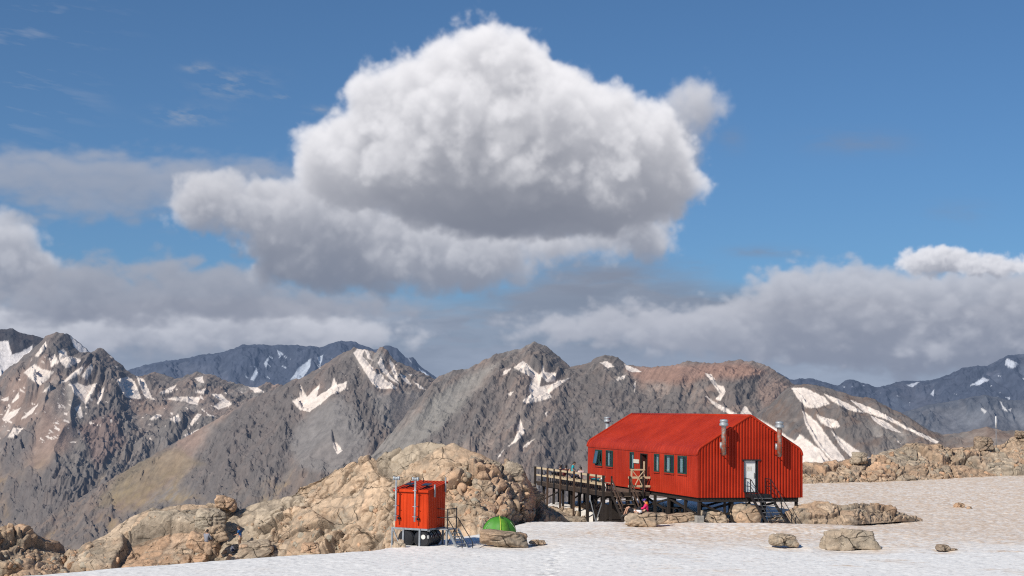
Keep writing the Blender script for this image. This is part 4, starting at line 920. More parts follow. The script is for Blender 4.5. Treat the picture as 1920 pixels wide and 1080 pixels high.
def build_hut():
    hut = thing('mountain_hut', 'long red steel mountain hut on black stilts, with gable roof and white end door', 'hut', HO, YAW)
    prof = roof_profile(); top = lambda x: float(np.interp(x, [p[0] for p in prof], [p[1] for p in prof]))
    mb = MB(); wall_panel(mb, 0, 0., 0, HL, 0, lambda a: HS, WINS+[DOORH], .30, .05, .016, -1); mb.build('side_wall', RED, hut, recalc=False)
    mb = MB(); wall_panel(mb, 0, HW, 0, HL, 0, lambda a: HS, [], .30, .05, .016, 1); mb.build('side_wall', RED, hut)
    ft = lambda x: max(HS, top(min(max(x, .02), HW-.02)))
    mb = MB(); wall_panel(mb, 1, 0., 0, HW, 0, ft, [GD], .215, .065, .075, -1); mb.build('gable_wall', RED, hut, recalc=False)
    mb = MB(); wall_panel(mb, 1, HL, 0, HW, 0, ft, [], .215, .075, .055, 1); mb.build('gable_wall', RED, hut)
    # roof sheet with standing ribs, wrapped over the curved eaves
    pr = roof_profile(.02); ys = [-.06]; hs = [0.]
    y = .10
    while y < HL-.1:
        ys += [y, y+.03, y+.06, y+.09]; hs += [0, .022, .022, 0]; y += .46
    ys.append(HL+.06); hs.append(0)
    mb = MB(); rows = []
    for yy, h in zip(ys, hs):
        q = roof_profile(.02+h) if h else pr
        rows.append([(x, yy, z+(h*.9 if 9 <= i <= len(q)-10 else 0)) for i, (x, z) in enumerate(q)])
    mb.grid(rows)
    for f in mb.bm.faces: f.smooth = False
    rf = mb.build('roof', RED, hut)
    # rounded barge trim along both gables, ridge cap, eave flashing
    for yy in (-.03, HL+.03):
        mb = MB(); mb.tube([(x, yy, z+.01) for x, z in roof_profile(.03)], .085, 8); mb.build('barge_trim', RED, rf)
    mb = MB(); mb.tube([(HW/2, -.05, pr[13][1]+.0), (HW/2, HL+.05, pr[13][1]+.0)], .10, 8); mb.build('ridge_cap', RED, rf)
    mb = MB(); mb.box(-.045, -.018, -.02, HL+.02, HS-.05, HS+.012); mb.box(HW+.018, HW+.045, -.02, HL+.02, HS-.05, HS+.012); mb.build('eave_flashing', RED, rf)
    mb = MB(); mb.box(-.03, .05, -.095, -.078, 0, HS); mb.box(-.03, -.018, -.078, .10, 0, HS); mb.build('corner_flashing', RED, hut); mb = MB(); mb.box(HW-.05, HW+.03, -.095, -.078, 0, HS); mb.build('corner_flashing', RED, hut)
    # interior: floor and dark inner lining, so that windows look into a room
    mb = MB(); mb.box(.02, HW-.02, .02, HL-.02, -.02, .02); mb.build('floor', DARKIN, hut)
    mb = MB(); mb.box(2.4, 2.5, .1, HL-.1, .03, 2.9); mb.box(.03, 2.39, .1, HL-.1, 2.86, 2.92)
    for yy in (1.2, 3.4, 5.7, 7.9, 10.2, 12.5, 14.8, 17.05, 19.3): mb.box(.06, 2.39, yy-.04, yy+.04, .03, 2.85)
    mb.build('inner_lining', DARKIN, hut)
    for i, (a, b, z0, z1) in enumerate(WINS):
        w = .075
        mb = MB(); X0, X1 = -.055, .05
        mb.box(X0, X1, a, a+w, z0, z1); mb.box(X0, X1, b-w, b, z0, z1); mb.box(X0, X1, a+w, b-w, z1-w, z1); mb.box(X0, X1, a+w, b-w, z0, z0+w)
        mid = a+(b-a)*(.42 if b-a > 1 else 2); two = b-a > 1
        if two: mb.box(X0+.01, X1-.01, mid-.035, mid+.035, z0+w, z1-w)
        win = mb.build('window', GREEN, hut)
        mb = MB(); mb.box(-.085, -.056, a-.06, b+.06, z0-.09, z0-.003); mb.build('window_sill', RED, win)
        if i == 0:      # the far window has one sash pushed open at the bottom
            mb = MB(); mb.box(-.012, -.004, a+w, mid-.036, z0+w, z1-w); mb.build('pane', GLASS, win)
            h = z1-z0-2*w; L = mid+.04; T = b-w
            s = MB(); t0, t1 = z1-w, z0+w+.10
            for (ya, yb) in ((L, L+.06), (T-.06, T)):
                s.bar((-.06, (ya+yb)/2, t0), (-.24, (ya+yb)/2, t1), .06, .05, (1, 0, 0))
            s.bar((-.24, L, t1), (-.24, T, t1), .06, .05); s.bar((-.06, L, t0), (-.06, T, t0), .06, .05)
            sash = s.build('open_sash', GREEN, win)
            MB().poly([(-.07, L+.06, t0-.02), (-.07, T-.06, t0-.02), (-.25, T-.06, t1+.03), (-.25, L+.06, t1+.03)]).build('pane', mat('sky_tinted_glass', (.05, .09, .13), .08, spec=.9), sash)  # opaque pane, blue of the reflected sky put into its colour
        else:
            mb = MB()
            if two: mb.box(-.012, -.004, a+w, mid-.036, z0+w, z1-w); mb.box(-.012, -.004, mid+.036, b-w, z0+w, z1-w)
            else: mb.box(-.012, -.004, a+w, b-w, z0+w, z1-w)
            mb.build('pane', GLASS, win)
        # curtain hanging on the far side of each window
        c0, c1 = (b-w-(b-a)*.40, b-w-.01) if i != 2 else (a+w+.02, b-w-.01)
        if i == 3: c0 = b-w-(b-a)*.5
        n = 26; mb = MB()
        mb.grid([[(.14+.025*math.sin(k*1.9), c0+(c1-c0)*k/n, z) for k in range(n+1)] for z in (z0+.06, z1-.05)], smooth=True); mb.build('curtain', CURTAIN, win)
    # entrance on the long side: dark doorway with the door folded inwards
    a, b, z0, z1 = DOORH
    mb = MB(); mb.box(-.05, .06, a, a+.06, z0, z1); mb.box(-.05, .06, b-.06, b, z0, z1); mb.box(-.05, .06, a+.06, b-.06, z1-.06, z1)
    fr = mb.build('door_frame', DARKW, hut)
    mb = MB(); mb.box(.07, .95, b-.115, b-.065, z0+.01, z1-.07); mb.build('open_door', mat('dark_door', (.05, .015, .012), .5), fr)
    # white board sign beside it
    mb = MB(); mb.box(-.075, -.03, 9.92, 10.92, 1.83, 2.10); mb.build('sign_board', mat('cream_sign', (.66, .60, .50), .7), hut)
    # gable door
    a, b, z0, z1 = GD; y0 = -.02
    mb = MB(); mb.box(a, a+.05, -.09, .12, z0, z1); mb.box(b-.05, b, -.09, .12, z0, z1); mb.box(a-.12, b+.18, -.125, -.06, z1+.002, z1+.075); mb.box(a+.05, b-.05, -.09, .12, z0-.04, z0)
    fr = mb.build('door_frame', BLACK, hut)
    mb = MB(); mb.box(a+.05, b-.16, .02, .06, z0, z1-.01); dr = mb.build('door', LGREY, fr)
    mb = MB(); mb.box(a+.30, b-.19, .008, .018, z0+.02, z1-.24); mb.build('door_leaf', WHITE, dr)
    mb = MB(); mb.box(a+.26, a+.62, -.002, .006, 1.74, 2.03); mb.build('notice', mat('paper_notice', (.60, .58, .53), .8), dr)
    mb = MB(); mb.box(a+.40, a+.425, -.006, -.003, 1.87, 1.90); mb.build('notice_symbol', BLACK, dr)
    mb = MB(); mb.box(b-.28, b-.24, -.03, .006, 1.25, 1.62); mb.build('door_handle', mat('steel_handle', (.3, .27, .22), .4, .5), dr)
    mb = MB(); mb.box(b-.16, b-.05, .10, .13, z0, z1-.01); mb.build('door_reveal', BLACK, fr)
    # flue pipes with cowls standing off the gables
    for (fx, fy, zb, zt, sg) in ((1.60, -.6, 2.76, 5.1, -1), (5.62, -.6, 2.70, 5.02, -1), (1.86, HL+.6, 2.7, 5.1, 1)):
        mb = MB(); mb.tube([(fx, fy, zb), (fx, fy, zt-.38)], .155, 18); pipe = mb.build('flue_pipe', RUST if sg < 0 else GALV, hut)
        mb = MB(); mb.lathe((fx, fy, zt-.42), [(.16, -.12), (.17, -.01), (.28, 0), (.29, .02), (.29, .17), (.24, .18), (.24, .25), (.275, .26), (.275, .33), (.23, .40), (.05, .43)], 20); mb.build('flue_cowl', GALV, pipe)
        for zb_ in (zb+.10, zb+.98): mb = MB(); mb.bar((fx, fy, zb_), (fx, .0 if sg < 0 else HL, zb_), .04); mb.bar((fx-.18, fy, zb_), (fx+.18, fy, zb_), .035, .05); mb.build('flue_bracket', BLACK, pipe)
        mb = MB(); mb.tube([(fx-.02, fy*.45 if sg < 0 else HL+.3, zb+.45), (fx-.02, fy*.45 if sg < 0 else HL+.3, zb+.85)], .11, 12); mb.build('flue_drum', GALV, pipe)
    # bearers, piles and bracing below the floor
    mb = MB()
    for x in (.25, 2.6, 4.95, 7.30): mb.box(x-.09, x+.09, .12, HL-.12, -.30, -.022)
    for y in (.12, 5.2, 10.3, 15.4, HL-.12): mb.box(.25, 7.3, y-.07, y+.07, -.29, -.025)
    mb.build('floor_beams', DARKW, hut)
    for y in (.25, 2.4, 5.2, 7.6, 10.3, 12.9, 15.4, 18, 20.3):
        for x in (.25, 2.6, 4.95, 7.30):
            if y in (2.4, 7.6, 12.9, 18) and x != .25: continue
            mb = MB(); mb.bar((x, y, -2.3), (x, y, -.30), .17); mb.build('pile', DARKW, hut)
    def brace(p, q): mb = MB(); mb.bar(p, q, .13); mb.build('brace', DARKW, hut)
    brace((.3, .4, -.35), (2.2, .4, -1.15)); brace((4.0, .4, -.35), (2.2, .4, -1.15)); brace((2.15, .4, -1.15), (2.15, .4, -.3)); brace((5.9, .45, -.35), (1.2, .45, -1.35))
    brace((.34, .4, -1.25), (.34, 5.1, -.4)); brace((.34, 5.3, -1.3), (.34, 10.2, -.4)); brace((.34, 5.3, -.4), (.34, 10.2, -1.3)); brace((2.6, .4, -.4), (2.6, 5.1, -1.3)); brace((4.95, 5.1, -.4), (4.95, 10.2, -1.3))
    mb = MB(); mb.box(.05, .50, .05, .50, -2.4, -1.17); mb.build('concrete_footing', CONC, hut)
    return hut
def build_hut_stairs():
    t = thing('metal_staircase', 'black steel stairs with slatted treads leading up to the white gable door', 'stairs', hw(3.35, 0, -1.85), YAW)
    z0 = 1.85                                        # hut floor in this frame
    x0, x1, yl = .0, 1.45, -.95
    top = z0+.25
    mb = MB(); mb.box(x0, x1, yl, -.13, top-.05, top); 
    for k in range(5): mb.box(x0+.01, x1-.01, yl+.02+k*.16, yl+.12+k*.16, top+.002, top+.02)
    mb.build('landing', BLACK, t)
    mb = MB()
    for x in (x0+.05, x1-.05): mb.box(x-.05, x+.05, yl+.051, -.13, top-.20, top-.055)
    mb.box(x0, x1, yl, yl+.05, top-.20, top-.055)
    mb.bar((x0+.05, -.2, 0), (x0+.05, -.2, top-.2), .06); mb.bar((x1-.05, -.2, .2), (x1-.05, -.2, top-.2), .06); mb.build('landing_frame', BLACK, t)
    run = 3.0; yb = yl-run; n = 10
    for x in (x0+.03, x1-.03):
        mb = MB(); mb.bar((x, yl, top-.10), (x, yb, -.05), .05, .22); mb.build('stringer', BLACK, t)
    for k in range(1, n):
        z = top-k*top/n; y = yl-run*k/n
        mb = MB(); mb.box(x0+.06, x1-.06, y-.02, y+.24, z-.03, z); mb.build('tread', mat('grey_steel_grating', (.20, .20, .20), .6, .2), t)
    for x in (x0+.0, x1+.0):
        for hgt, r in ((1.0, .026), (.52, .022)):
            mb = MB(); mb.tube([(x, -.15, top+hgt), (x, yl+.1, top+hgt), (x, yl-.1, top+hgt-.06), (x, yb-.05, hgt-.1)], r, 8); mb.build('handrail', BLACK, t)
        for f in (.0, .5, .95):
            y = yl-run*f; zz = top*(1-f)
            mb = MB(); mb.bar((x, y, zz-.15), (x, y, zz+.98), .05); mb.build('rail_post', BLACK, t)
        mb = MB(); mb.bar((x, -.16, top-.1), (x, -.16, top+1.0), .045); mb.build('rail_post', BLACK, t)
DU0, DV0, DV1, DZ = -3.4, 7.8, 23.3, -.10
def build_deck():
    t = thing('timber_deck', 'long raised timber deck on dark posts with pale rails beside the hut', 'deck', hw(0, 7.8, -2.3), YAW)
    zf = 2.3+DZ; L = DV1-DV0
    mb = MB(); x = DU0
    while x < -.08:
        mb.box(x, min(x+.135, -.075), 0, L, zf-.045, zf); x += .145
    mb.build('deck_boards', DECKW, t)
    mb = MB(); mb.box(DU0-.05, DU0-.002, -.04, L+.04, zf-.30, zf-.01); mb.box(DU0, -.10, -.05, -.002, zf-.26, zf-.01); mb.box(DU0, -.10, L+.002, L+.05, zf-.28, zf-.01)
    mb.build('fascia_beam', wood('dark_brown_beam', (.05, .036, .028)), t)
    mb = MB()
    for yy in np.linspace(.3, L-.3, 11): mb.box(DU0+.02, -.12, yy-.05, yy+.05, zf-.24, zf-.047)
    for xx in (-2.9, -1.6, -.35): mb.box(xx-.06, xx+.06, .05, L-.05, zf-.44, zf-.245)
    mb.build('joists', DARKW, t)
    n = 11
    for k in range(n):
        y = L-.08-(L-.16)*k/(n-1)
        long_ = k in (0, 2, 4, 6, 8, 10)
        zb = -1.2 if long_ else zf-.28
        m = (DARKW if k in (0, 8, 10) else BROWNW) if long_ else BLACK
        mb = MB(); w = .15 if k in (0, 8, 10) else (.12 if long_ else .09)
        mb.bar((DU0-.055-w/2, y, zb), (DU0-.055-w/2, y, zf+1.16), w); mb.build('post', m, t)
    for z, h in ((1.06, .15), (.50, .12)):
        mb = MB(); mb.box(DU0-.05, DU0-.008, .03, L-.03, zf+z-h/2, zf+z+h/2); mb.build('rail', PALEW, t)
    for xx in (-2.9,): mb = MB(); mb.bar((xx, L+.06, zf-.28), (xx, L+.06, zf+1.02), .09); mb.build('post', BLACK, t)
    for y in (.3, 2.0, 3.4, 5.0, 6.6, 8.4, 10.4, 12.6, 15.1):
        for xx in (-2.9, -1.6, -.35):
            mb = MB(); mb.bar((xx, y, -1.2), (xx, y, zf-.44), .2 if y == 3.4 else .16); mb.build('pile', DARKW, t)
    def br(p, q, w=.05, m=GALVD): mb = MB(); mb.bar(p, q, w); mb.build('brace', m, t)
    br((DU0-.05, L-.2, zf-.2), (DU0-.05, L-3.1, -.6)); br((DU0-.05, L-3.1, zf-.4), (DU0-.05, L-.6, -.6), .05, BROWNW)
    br((DU0-.05, 3.2, zf-.3), (DU0-.05, 1.2, -.6)); br((DU0-.05, .3, zf-.5), (DU0-.05, 2.2, -.6), .05)
    br((-2.9, 1.0, zf-.4), (-2.9, 3.4, zf-1.3), .10, DARKW); br((-1.6, 5, zf-.4), (-1.6, 8.4, .8), .10, DARKW); br((-1.6, 9, zf-.4), (-1.6, 12.4, .8), .10, DARKW); br((-2.9, 10.4, zf-.4), (-2.9, 15.0, .8), .09, DARKW); br((-.35, 3.4, zf-.5), (-.35, .4, zf-1.4), .10, DARKW)
    # dark skirt boards round the store below the deck's near end
    mb = MB(); mb.box(-2.7, -.6, 1.5, 1.56, -1.2, 1.25); mb.box(-2.7, -2.64, 1.57, 3.2, -1.2, 1.25); mb.build('store_boarding', DARKW, t)
    # pale timber gate-like railing at the near end, beside the steps
    R = MB(); y = -.02
    for z in (1.02, .42): R.box(-1.72, -.06, y-.03, y+.012, zf+z-.075, zf+z+.075)
    R.box(-1.5, -1.40, y+.014, y+.09, zf+.3, zf+1.62); R.box(-.55, -.46, y+.014, y+.09, zf, zf+2.15); R.box(-1.5, -.48, y-.075, y-.032, zf+1.52, zf+1.62)
    R.bar((-1.42, y-.05, zf+1.5), (-.98, y-.05, zf+.98), .07, .04); R.bar((-.55, y-.05, zf+1.5), (-1.0, y-.05, zf+.98), .07, .04); R.bar((-1.25, y-.05, zf+.42), (-.95, y-.05, zf+.98), .07, .04); R.bar((-.65, y-.05, zf+.42), (-.95, y-.05, zf+.98), .07, .04)
    R.build('pale_end_railing', PALEW, t)
    for xx in (-1.62, -.62): mb = MB(); mb.bar((xx, -.10, zf-.4), (xx, -.10, zf+1.08), .10); mb.build('post', DARKW, t)
def build_deck_stairs():
    t = thing('timber_steps', 'dark timber steps with sloping handrails going down from the deck', 'steps', hw(-2.3, 7.72, -1.85), YAW)
    top = 1.85+DZ; run = 2.3; n = 7
    for x in (-.68, .68):
        mb = MB(); mb.bar((x, .0, top-.14), (x, -run, -.1), .06, .24); mb.build('stringer', DARKW, t)
        for h in (.98, .52):
            mb = MB(); mb.bar((x, .05, top+h), (x, -run+.1, h-.02), .05, .11); mb.build('handrail', BROWNW, t)
        mb = MB(); mb.bar((x, -run+.2, -.2), (x, -run+.2, 1.1), .09); mb.build('rail_post', DARKW, t)
        mb = MB(); mb.bar((x, .0, top-.3), (x, .0, top+1.12), .10); mb.build('rail_post', DARKW, t)
    for k in range(1, n):
        z = top-k*top/n; y = -run*k/n
        mb = MB(); mb.box(-.64, .64, y-.03, y+.24, z-.04, z); mb.build('tread', DECKW, t)
def build_bench():
    t = thing('long_bench', 'long low timber bench with many short black legs behind the deck rail', 'bench', hw(-2.85, 9.0, DZ), YAW)
    L = 12.6
    for k in range(3): mb = MB(); mb.box(-.36+k*.25, -.14+k*.25, 0, L, .54, .59); mb.build('seat_plank', PALEW, t)
    for k in range(27):
        y = .15+k*(L-.3)/26
        for x in (-.30, .30): mb = MB(); mb.bar((x, y, 0.004), (x, y, .535), .05); mb.build('leg', BLACK, t)
    mb = MB(); mb.tube([(-.3, -.02, .49), (-.3, -.35, .56), (-.3, -.55, .52), (-.3, -.62, .02)], .025, 8); mb.tube([(.3, -.02, .49), (.3, -.35, .56), (.3, -.55, .52), (.3, -.62, .02)], .025, 8); mb.build('end_bracket', mat('white_tube', (.7, .68, .64), .5), t)
def build_outhouse():
    TY = math.radians(-26.0)
    P = at(801.1, 991.7, 75.2); P = Vector(P)
    t = thing('outhouse', 'small red ribbed outhouse with two grey vent pipes on steel legs', 'outhouse', (P.x, P.y, .9), TY)
    zb = P.z-.9; w, d, hf, hb = 1.95, 1.9, 1.98, 2.34
    # frame: front-right corner at origin, front runs to -x, depth to +y
    def zt(y): return zb+hf+(hb-hf)*y/d
    holes = []
    mb = MB(); wall_panel(mb, 1, 0, -w, 0, zb, lambda a: zb+hf, holes, .20, .03, .018, -1); mb.build('front_wall', RED2, t, recalc=False)
    mb = MB(); wall_panel(mb, 0, 0, 0, d, zb, lambda a: zt(a), holes, .19, .05, .03, 1); mb.build('side_wall', RED2, t)
    mb = MB(); wall_panel(mb, 0, -w, 0, d, zb, lambda a: zt(a), holes, .19, .05, .03, -1); mb.build('side_wall', RED2, t)
    mb = MB(); wall_panel(mb, 1, d, -w, 0, zb, lambda a: zb+hb, holes, .20, .03, .018, 1); mb.build('back_wall', RED2, t)
    mb = MB(); xs = []; hs = []; x = -w-.08
    while x < .06: xs += [x, x+.02, x+.06, x+.08]; hs += [0, .03, .03, 0]; x += .21
    xs.append(.08); hs.append(0)
    mb.grid([[(xx, yy, zt(yy)+.02+h) for xx, h in zip(xs, hs)] for yy in (-.12, d+.1)])
    mb.box(-w-.085, .085, -.135, -.121, zt(0)-.10, zt(0)+.03); mb.box(-w-.085, .085, d+.101, d+.115, zt(d)-.06, zt(d)+.06)
    mb.build('roof', RED2, t)
    for x0 in (-1.62, -.62): mb = MB(); mb.box(x0, x0+.42, .35, .78, 0, .04); o = mb.build('skylight', mat('dark_skylight', (.02, .02, .025), .15, spec=.8), t); o.location = (0, 0, zt(.56)+.055); o.rotation_euler = (math.atan((hb-hf)/d), 0, 0)
    for px_ in (-1.76, -.60):
        mb = MB(); mb.tube([(px_, -.30, zb+.36), (px_, -.30, zb+2.52)], .05, 14); v = mb.build('vent_pipe', GALV, t)
        mb = MB(); mb.tube([(px_-.13, -.30, zb+2.6), (px_+.13, -.30, zb+2.6)], .055, 12); mb.tube([(px_, -.30, zb+2.5), (px_, -.30, zb+2.63)], .06, 12); mb.tube([(px_-.14, -.30, zb+2.48), (px_-.14, -.30, zb+2.68)], .065, 12); mb.tube([(px_+.14, -.30, zb+2.48), (px_+.14, -.30, zb+2.68)], .065, 12); mb.build('vent_cowl', GALV, v)
        for z in (.62, 1.15, 1.98): mb = MB(); mb.bar((px_, -.30, zb+z), (px_, -.0, zb+z), .035); mb.bar((px_-.10, -.36, zb+z), (px_+.10, -.36, zb+z), .03); mb.build('pipe_bracket', GALV, v)
        mb = MB(); mb.box(px_+.02, px_+.16, -.14, -.022, zb+.42, zb+.54); mb.build('vent_box', BLACK, v)
    for (yy, z0, z1) in ((.55, 1.62, 2.28), (1.72, 1.85, 2.62)): mb = MB(); mb.tube([(.10, yy, zb+z0), (.10, yy, zb+z1)], .045, 12); mb.build('side_vent', GALVD, t)
    for (x, y) in ((-1.6, .9), (-1.2, 1.6)): mb = MB(); mb.tube([(x, y, zt(y)), (x, y, zt(y)+.28)], .025, 8); mb.build('lifting_eye', BLACK, t)
    mb = MB(); mb.box(-w-.02, .02, -.03, .10, zb-.10, zb-.003); mb.box(-w-.02, .02, d-.1, d+.03, zb-.10, zb-.003); mb.box(-.10, .02, .11, d-.11, zb-.10, zb-.003); mb.box(-w-.02, -w+.1, .11, d-.11, zb-.10, zb-.003); mb.box(-w+.11, -.11, .11, d-.11, zb-.12, zb-.02)
    mb.build('base_frame', GALVD, t)
    for (x, y) in ((-w-.22, .1), (-1.42, -.02), (-.42, -.04), (-.05, d-.1), (-w+.05, d-.1), (.62, 1.0), (.62, 1.9)):
        mb = MB(); mb.box(x-.045, x+.045, y-.045, y+.045, -.2, zb-.005 if x < .5 else zb-.1); mb.build('leg', GALVD, t)
    def br(p, q, w=.05, m=GALVD): mb = MB(); mb.bar(p, q, w); mb.build('brace', m, t)
    br((-w-.2, .1, zb-.05), (-w+.25, .1, .02)); br((.05, 1.0, .05), (.6, 1.0, zb-.15), .04, BLACK); br((.62, 1.05, .1), (.62, 1.85, zb-.15), .035, BLACK); br((-w-.22, .1, zb-.05), (-w, .1, zb-.05), .06, GALV)
    # landing, rails and steps on the far right
    mb = MB(); mb.box(.06, .72, .9, 2.0, zb-.10, zb-.04); mb.build('landing', GALVD, t)
    mb = MB()
    for z in (.55, 1.0): mb.bar((.68, .95, zb+z), (.68, 1.95, zb+z), .04); mb.bar((.06, .95, zb+z), (.68, .95, zb+z), .04)
    mb.bar((.68, .95, zb-.1), (.68, .95, zb+1.02), .05); mb.bar((.68, 1.95, zb-.1), (.68, 1.95, zb+1.02), .05); mb.build('landing_railing', BLACK, t)
    s0, s1 = Vector((.75, 1.45, zb-.08)), Vector((1.55, 1.0, .0))
    for dy in (-.4, .4):
        off = Vector((.25*dy/.4*.5, .35*dy/.4, 0))
        mb = MB(); mb.bar(s0+off, s1+off, .05, .16); mb.build('stringer', GALVD, t)
        mb = MB(); p = s0+off+Vector((-.05, 0, .62)); q = s1+off+Vector((.30, -.1, .38)); mb.tube([p, q, q+Vector((.07, -.03, -.08)), q+Vector((.1, -.05, -.40))], .022, 8); mb.build('handrail', BLACK, t)
    for k in range(1, 5):
        c = s0.lerp(s1, k/5); a = Vector((.125, .35, 0)); mb = MB(); mb.bar(c-a, c+a, .18, .03); mb.build('tread', GALVD, t)
    # black ribbed waste tanks lying below
    TK = mat('black_plastic_tank', (.012, .012, .014), .32, spec=.5)
    R = Matrix.Rotation(TY, 4, 'Z'); base = Vector((P.x, P.y, .9))
    for i, (cx, lab) in enumerate(((-.48, 'black ribbed tank with round white cap under the right half of the outhouse'), (-1.42, 'black ribbed tank under the left half of the outhouse, beside the loose stones'))):
        c = base+R@Vector((cx, .95, .0)); k = thing('waste_tank', lab, 'tank', c, TY+math.radians(8))
        prof = []
        L = 1.9; n = 46
        for j in range(n+1):
            y = -L/2+L*j/n; r = .43-.04*(abs(y) > L/2-.05); u_ = (j % 6)
            prof.append((y, r+(.022 if u_ in (2, 3) else 0)))
        mb = MB(); rings = []
        for y, r in prof: rings.append([(r*math.cos(a)*1.02, y, .40+r*math.sin(a)) for a in np.linspace(0, 2*PI, 29)[:-1]])
        mb.grid([rg+[rg[0]] for rg in rings]); mb.poly(rings[0]); mb.poly(rings[-1]); bmesh.ops.remove_doubles(mb.bm, verts=mb.bm.verts, dist=1e-5)
        mb.build('tank_body', TK, k)
        mb = MB()
        for y in (-.62, -.42, -.10, .10, .5):
            rg = [(.47*math.cos(a), y, .40+.47*math.sin(a)) for a in np.linspace(.15, PI-.15, 24)]; mb.tube(rg, .010, 6)
        mb.build('strap', GALV, k)
        if i == 0:
            mb = MB(); mb.tube([(.12, -.96, .52), (.12, -1.0, .52)], .12, 20); mb.build('cap', mat('white_cap', (.68, .66, .60), .5), k)
            mb = MB(); mb.tube([(.30, -.72, .80), (.30, -.72, 1.02)], .085, 14); mb.build('inlet_collar', mat('white_plastic', (.7, .7, .68), .4), k)
            mb = MB(); mb.box(.335, .355, -.957, -.952, .46, .60); mb.box(.405, .425, -.957, -.952, .46, .60); mb.box(.355, .405, -.957, -.952, .58, .60); mb.box(.355, .405, -.957, -.952, .46, .48); mb.build('number_mark', mat('white_mark', (.7, .7, .68), .6), k)
def build_tent():
    c = Vector(atz(934, 990, .93)); c = Vector((-.52, 84.6, snow_zs(-.52, 84.6)+.06))
    t = thing('dome_tent', 'small bright green dome tent pitched behind a flat boulder', 'tent', c, math.radians(12))
    G = mat('green_tent_fabric', (.055, .225, .02), .55, var=.15, scale=3, bump=.3, bscale=5); G2 = mat('light_green_fabric', (.13, .33, .03), .5, var=.2)
    a, h = .90, .93; nu, nv = 48, 16
    def P(u, v, s=1.):
        th = 2*PI*u; ph = PI/2*v
        rx = a*(1+.10*math.cos(4*th)); sag = 1-.045*abs(math.sin(2*th))*math.sin(2*ph)
        return (s*rx*math.cos(th)*math.cos(ph)*sag, s*rx*.85*math.sin(th)*math.cos(ph)*sag, s*h*math.sin(ph)**.92*(1 if v else 0)-(.03 if v == 0 else 0))
    mb = MB(); mb.grid([[P(i/nu, j/nv) for i in range(nu+1)] for j in range(nv+1)], smooth=True); bmesh.ops.remove_doubles(mb.bm, verts=mb.bm.verts, dist=1e-4); mb.build('flysheet', G, t)
    mb = MB(); u0, u1 = .745, .845
    mb.grid([[P(u0+(u1-u0)*i/8, .06+.62*j/8, 1.012) for i in range(9)] for j in range(9)], smooth=True); mb.build('door_panel', G2, t)
    mb = MB(); mb.tube([P(.735, j/12, 1.02) for j in range(13)]+[P(.235, 1-j/12, 1.02) for j in range(13)], .030, 8); mb.build('seam_band', mat('yellow_green_piping', (.42, .50, .06), .5), t)
    mb = MB(); mb.tube([P(0, j/12, 1.015) for j in range(13)]+[P(.5, 1-j/12, 1.015) for j in range(13)], .012, 6); mb.build('pole_sleeve', BLACK, t)
    for u_ in (.06, .44, .56, .94):
        p0 = Vector(P(u_, .45)); p1 = Vector((p0.x*1.75, p0.y*1.75, .0)); mb = MB(); mb.tube([p0, p1], .006, 5); mb.build('guy_line', mat('pale_cord', (.6, .6, .5), .8), t)
    mb = MB(); mb.grid([[P(.77+.09*i/6, .70+.12*j/3, 1.016) for i in range(7)] for j in range(4)], smooth=True); mb.build('vent_flap', mat('dark_green_mesh', (.02, .05, .015), .8), t)
def snow_zs(x, y): return float(snow_z(np.array([float(x)]), np.array([float(y)]))[0])
def build_marker():
    p = at(1868, 836, 154.); t = thing('marker_pole', 'thin tall marker pole with white top on the right hand ridge', 'pole', p)
    h = (836-781)/FPX*154; hm = (836-803)/FPX*154
    MB().tube([(0, 0, -.5), (0, 0, hm)], .035, 8).build('pole_shaft', GALVD, t); MB().tube([(0, 0, hm), (0, 0, h)], .06, 10).build('white_top', mat('white_marker', (.75, .75, .75), .6), t)
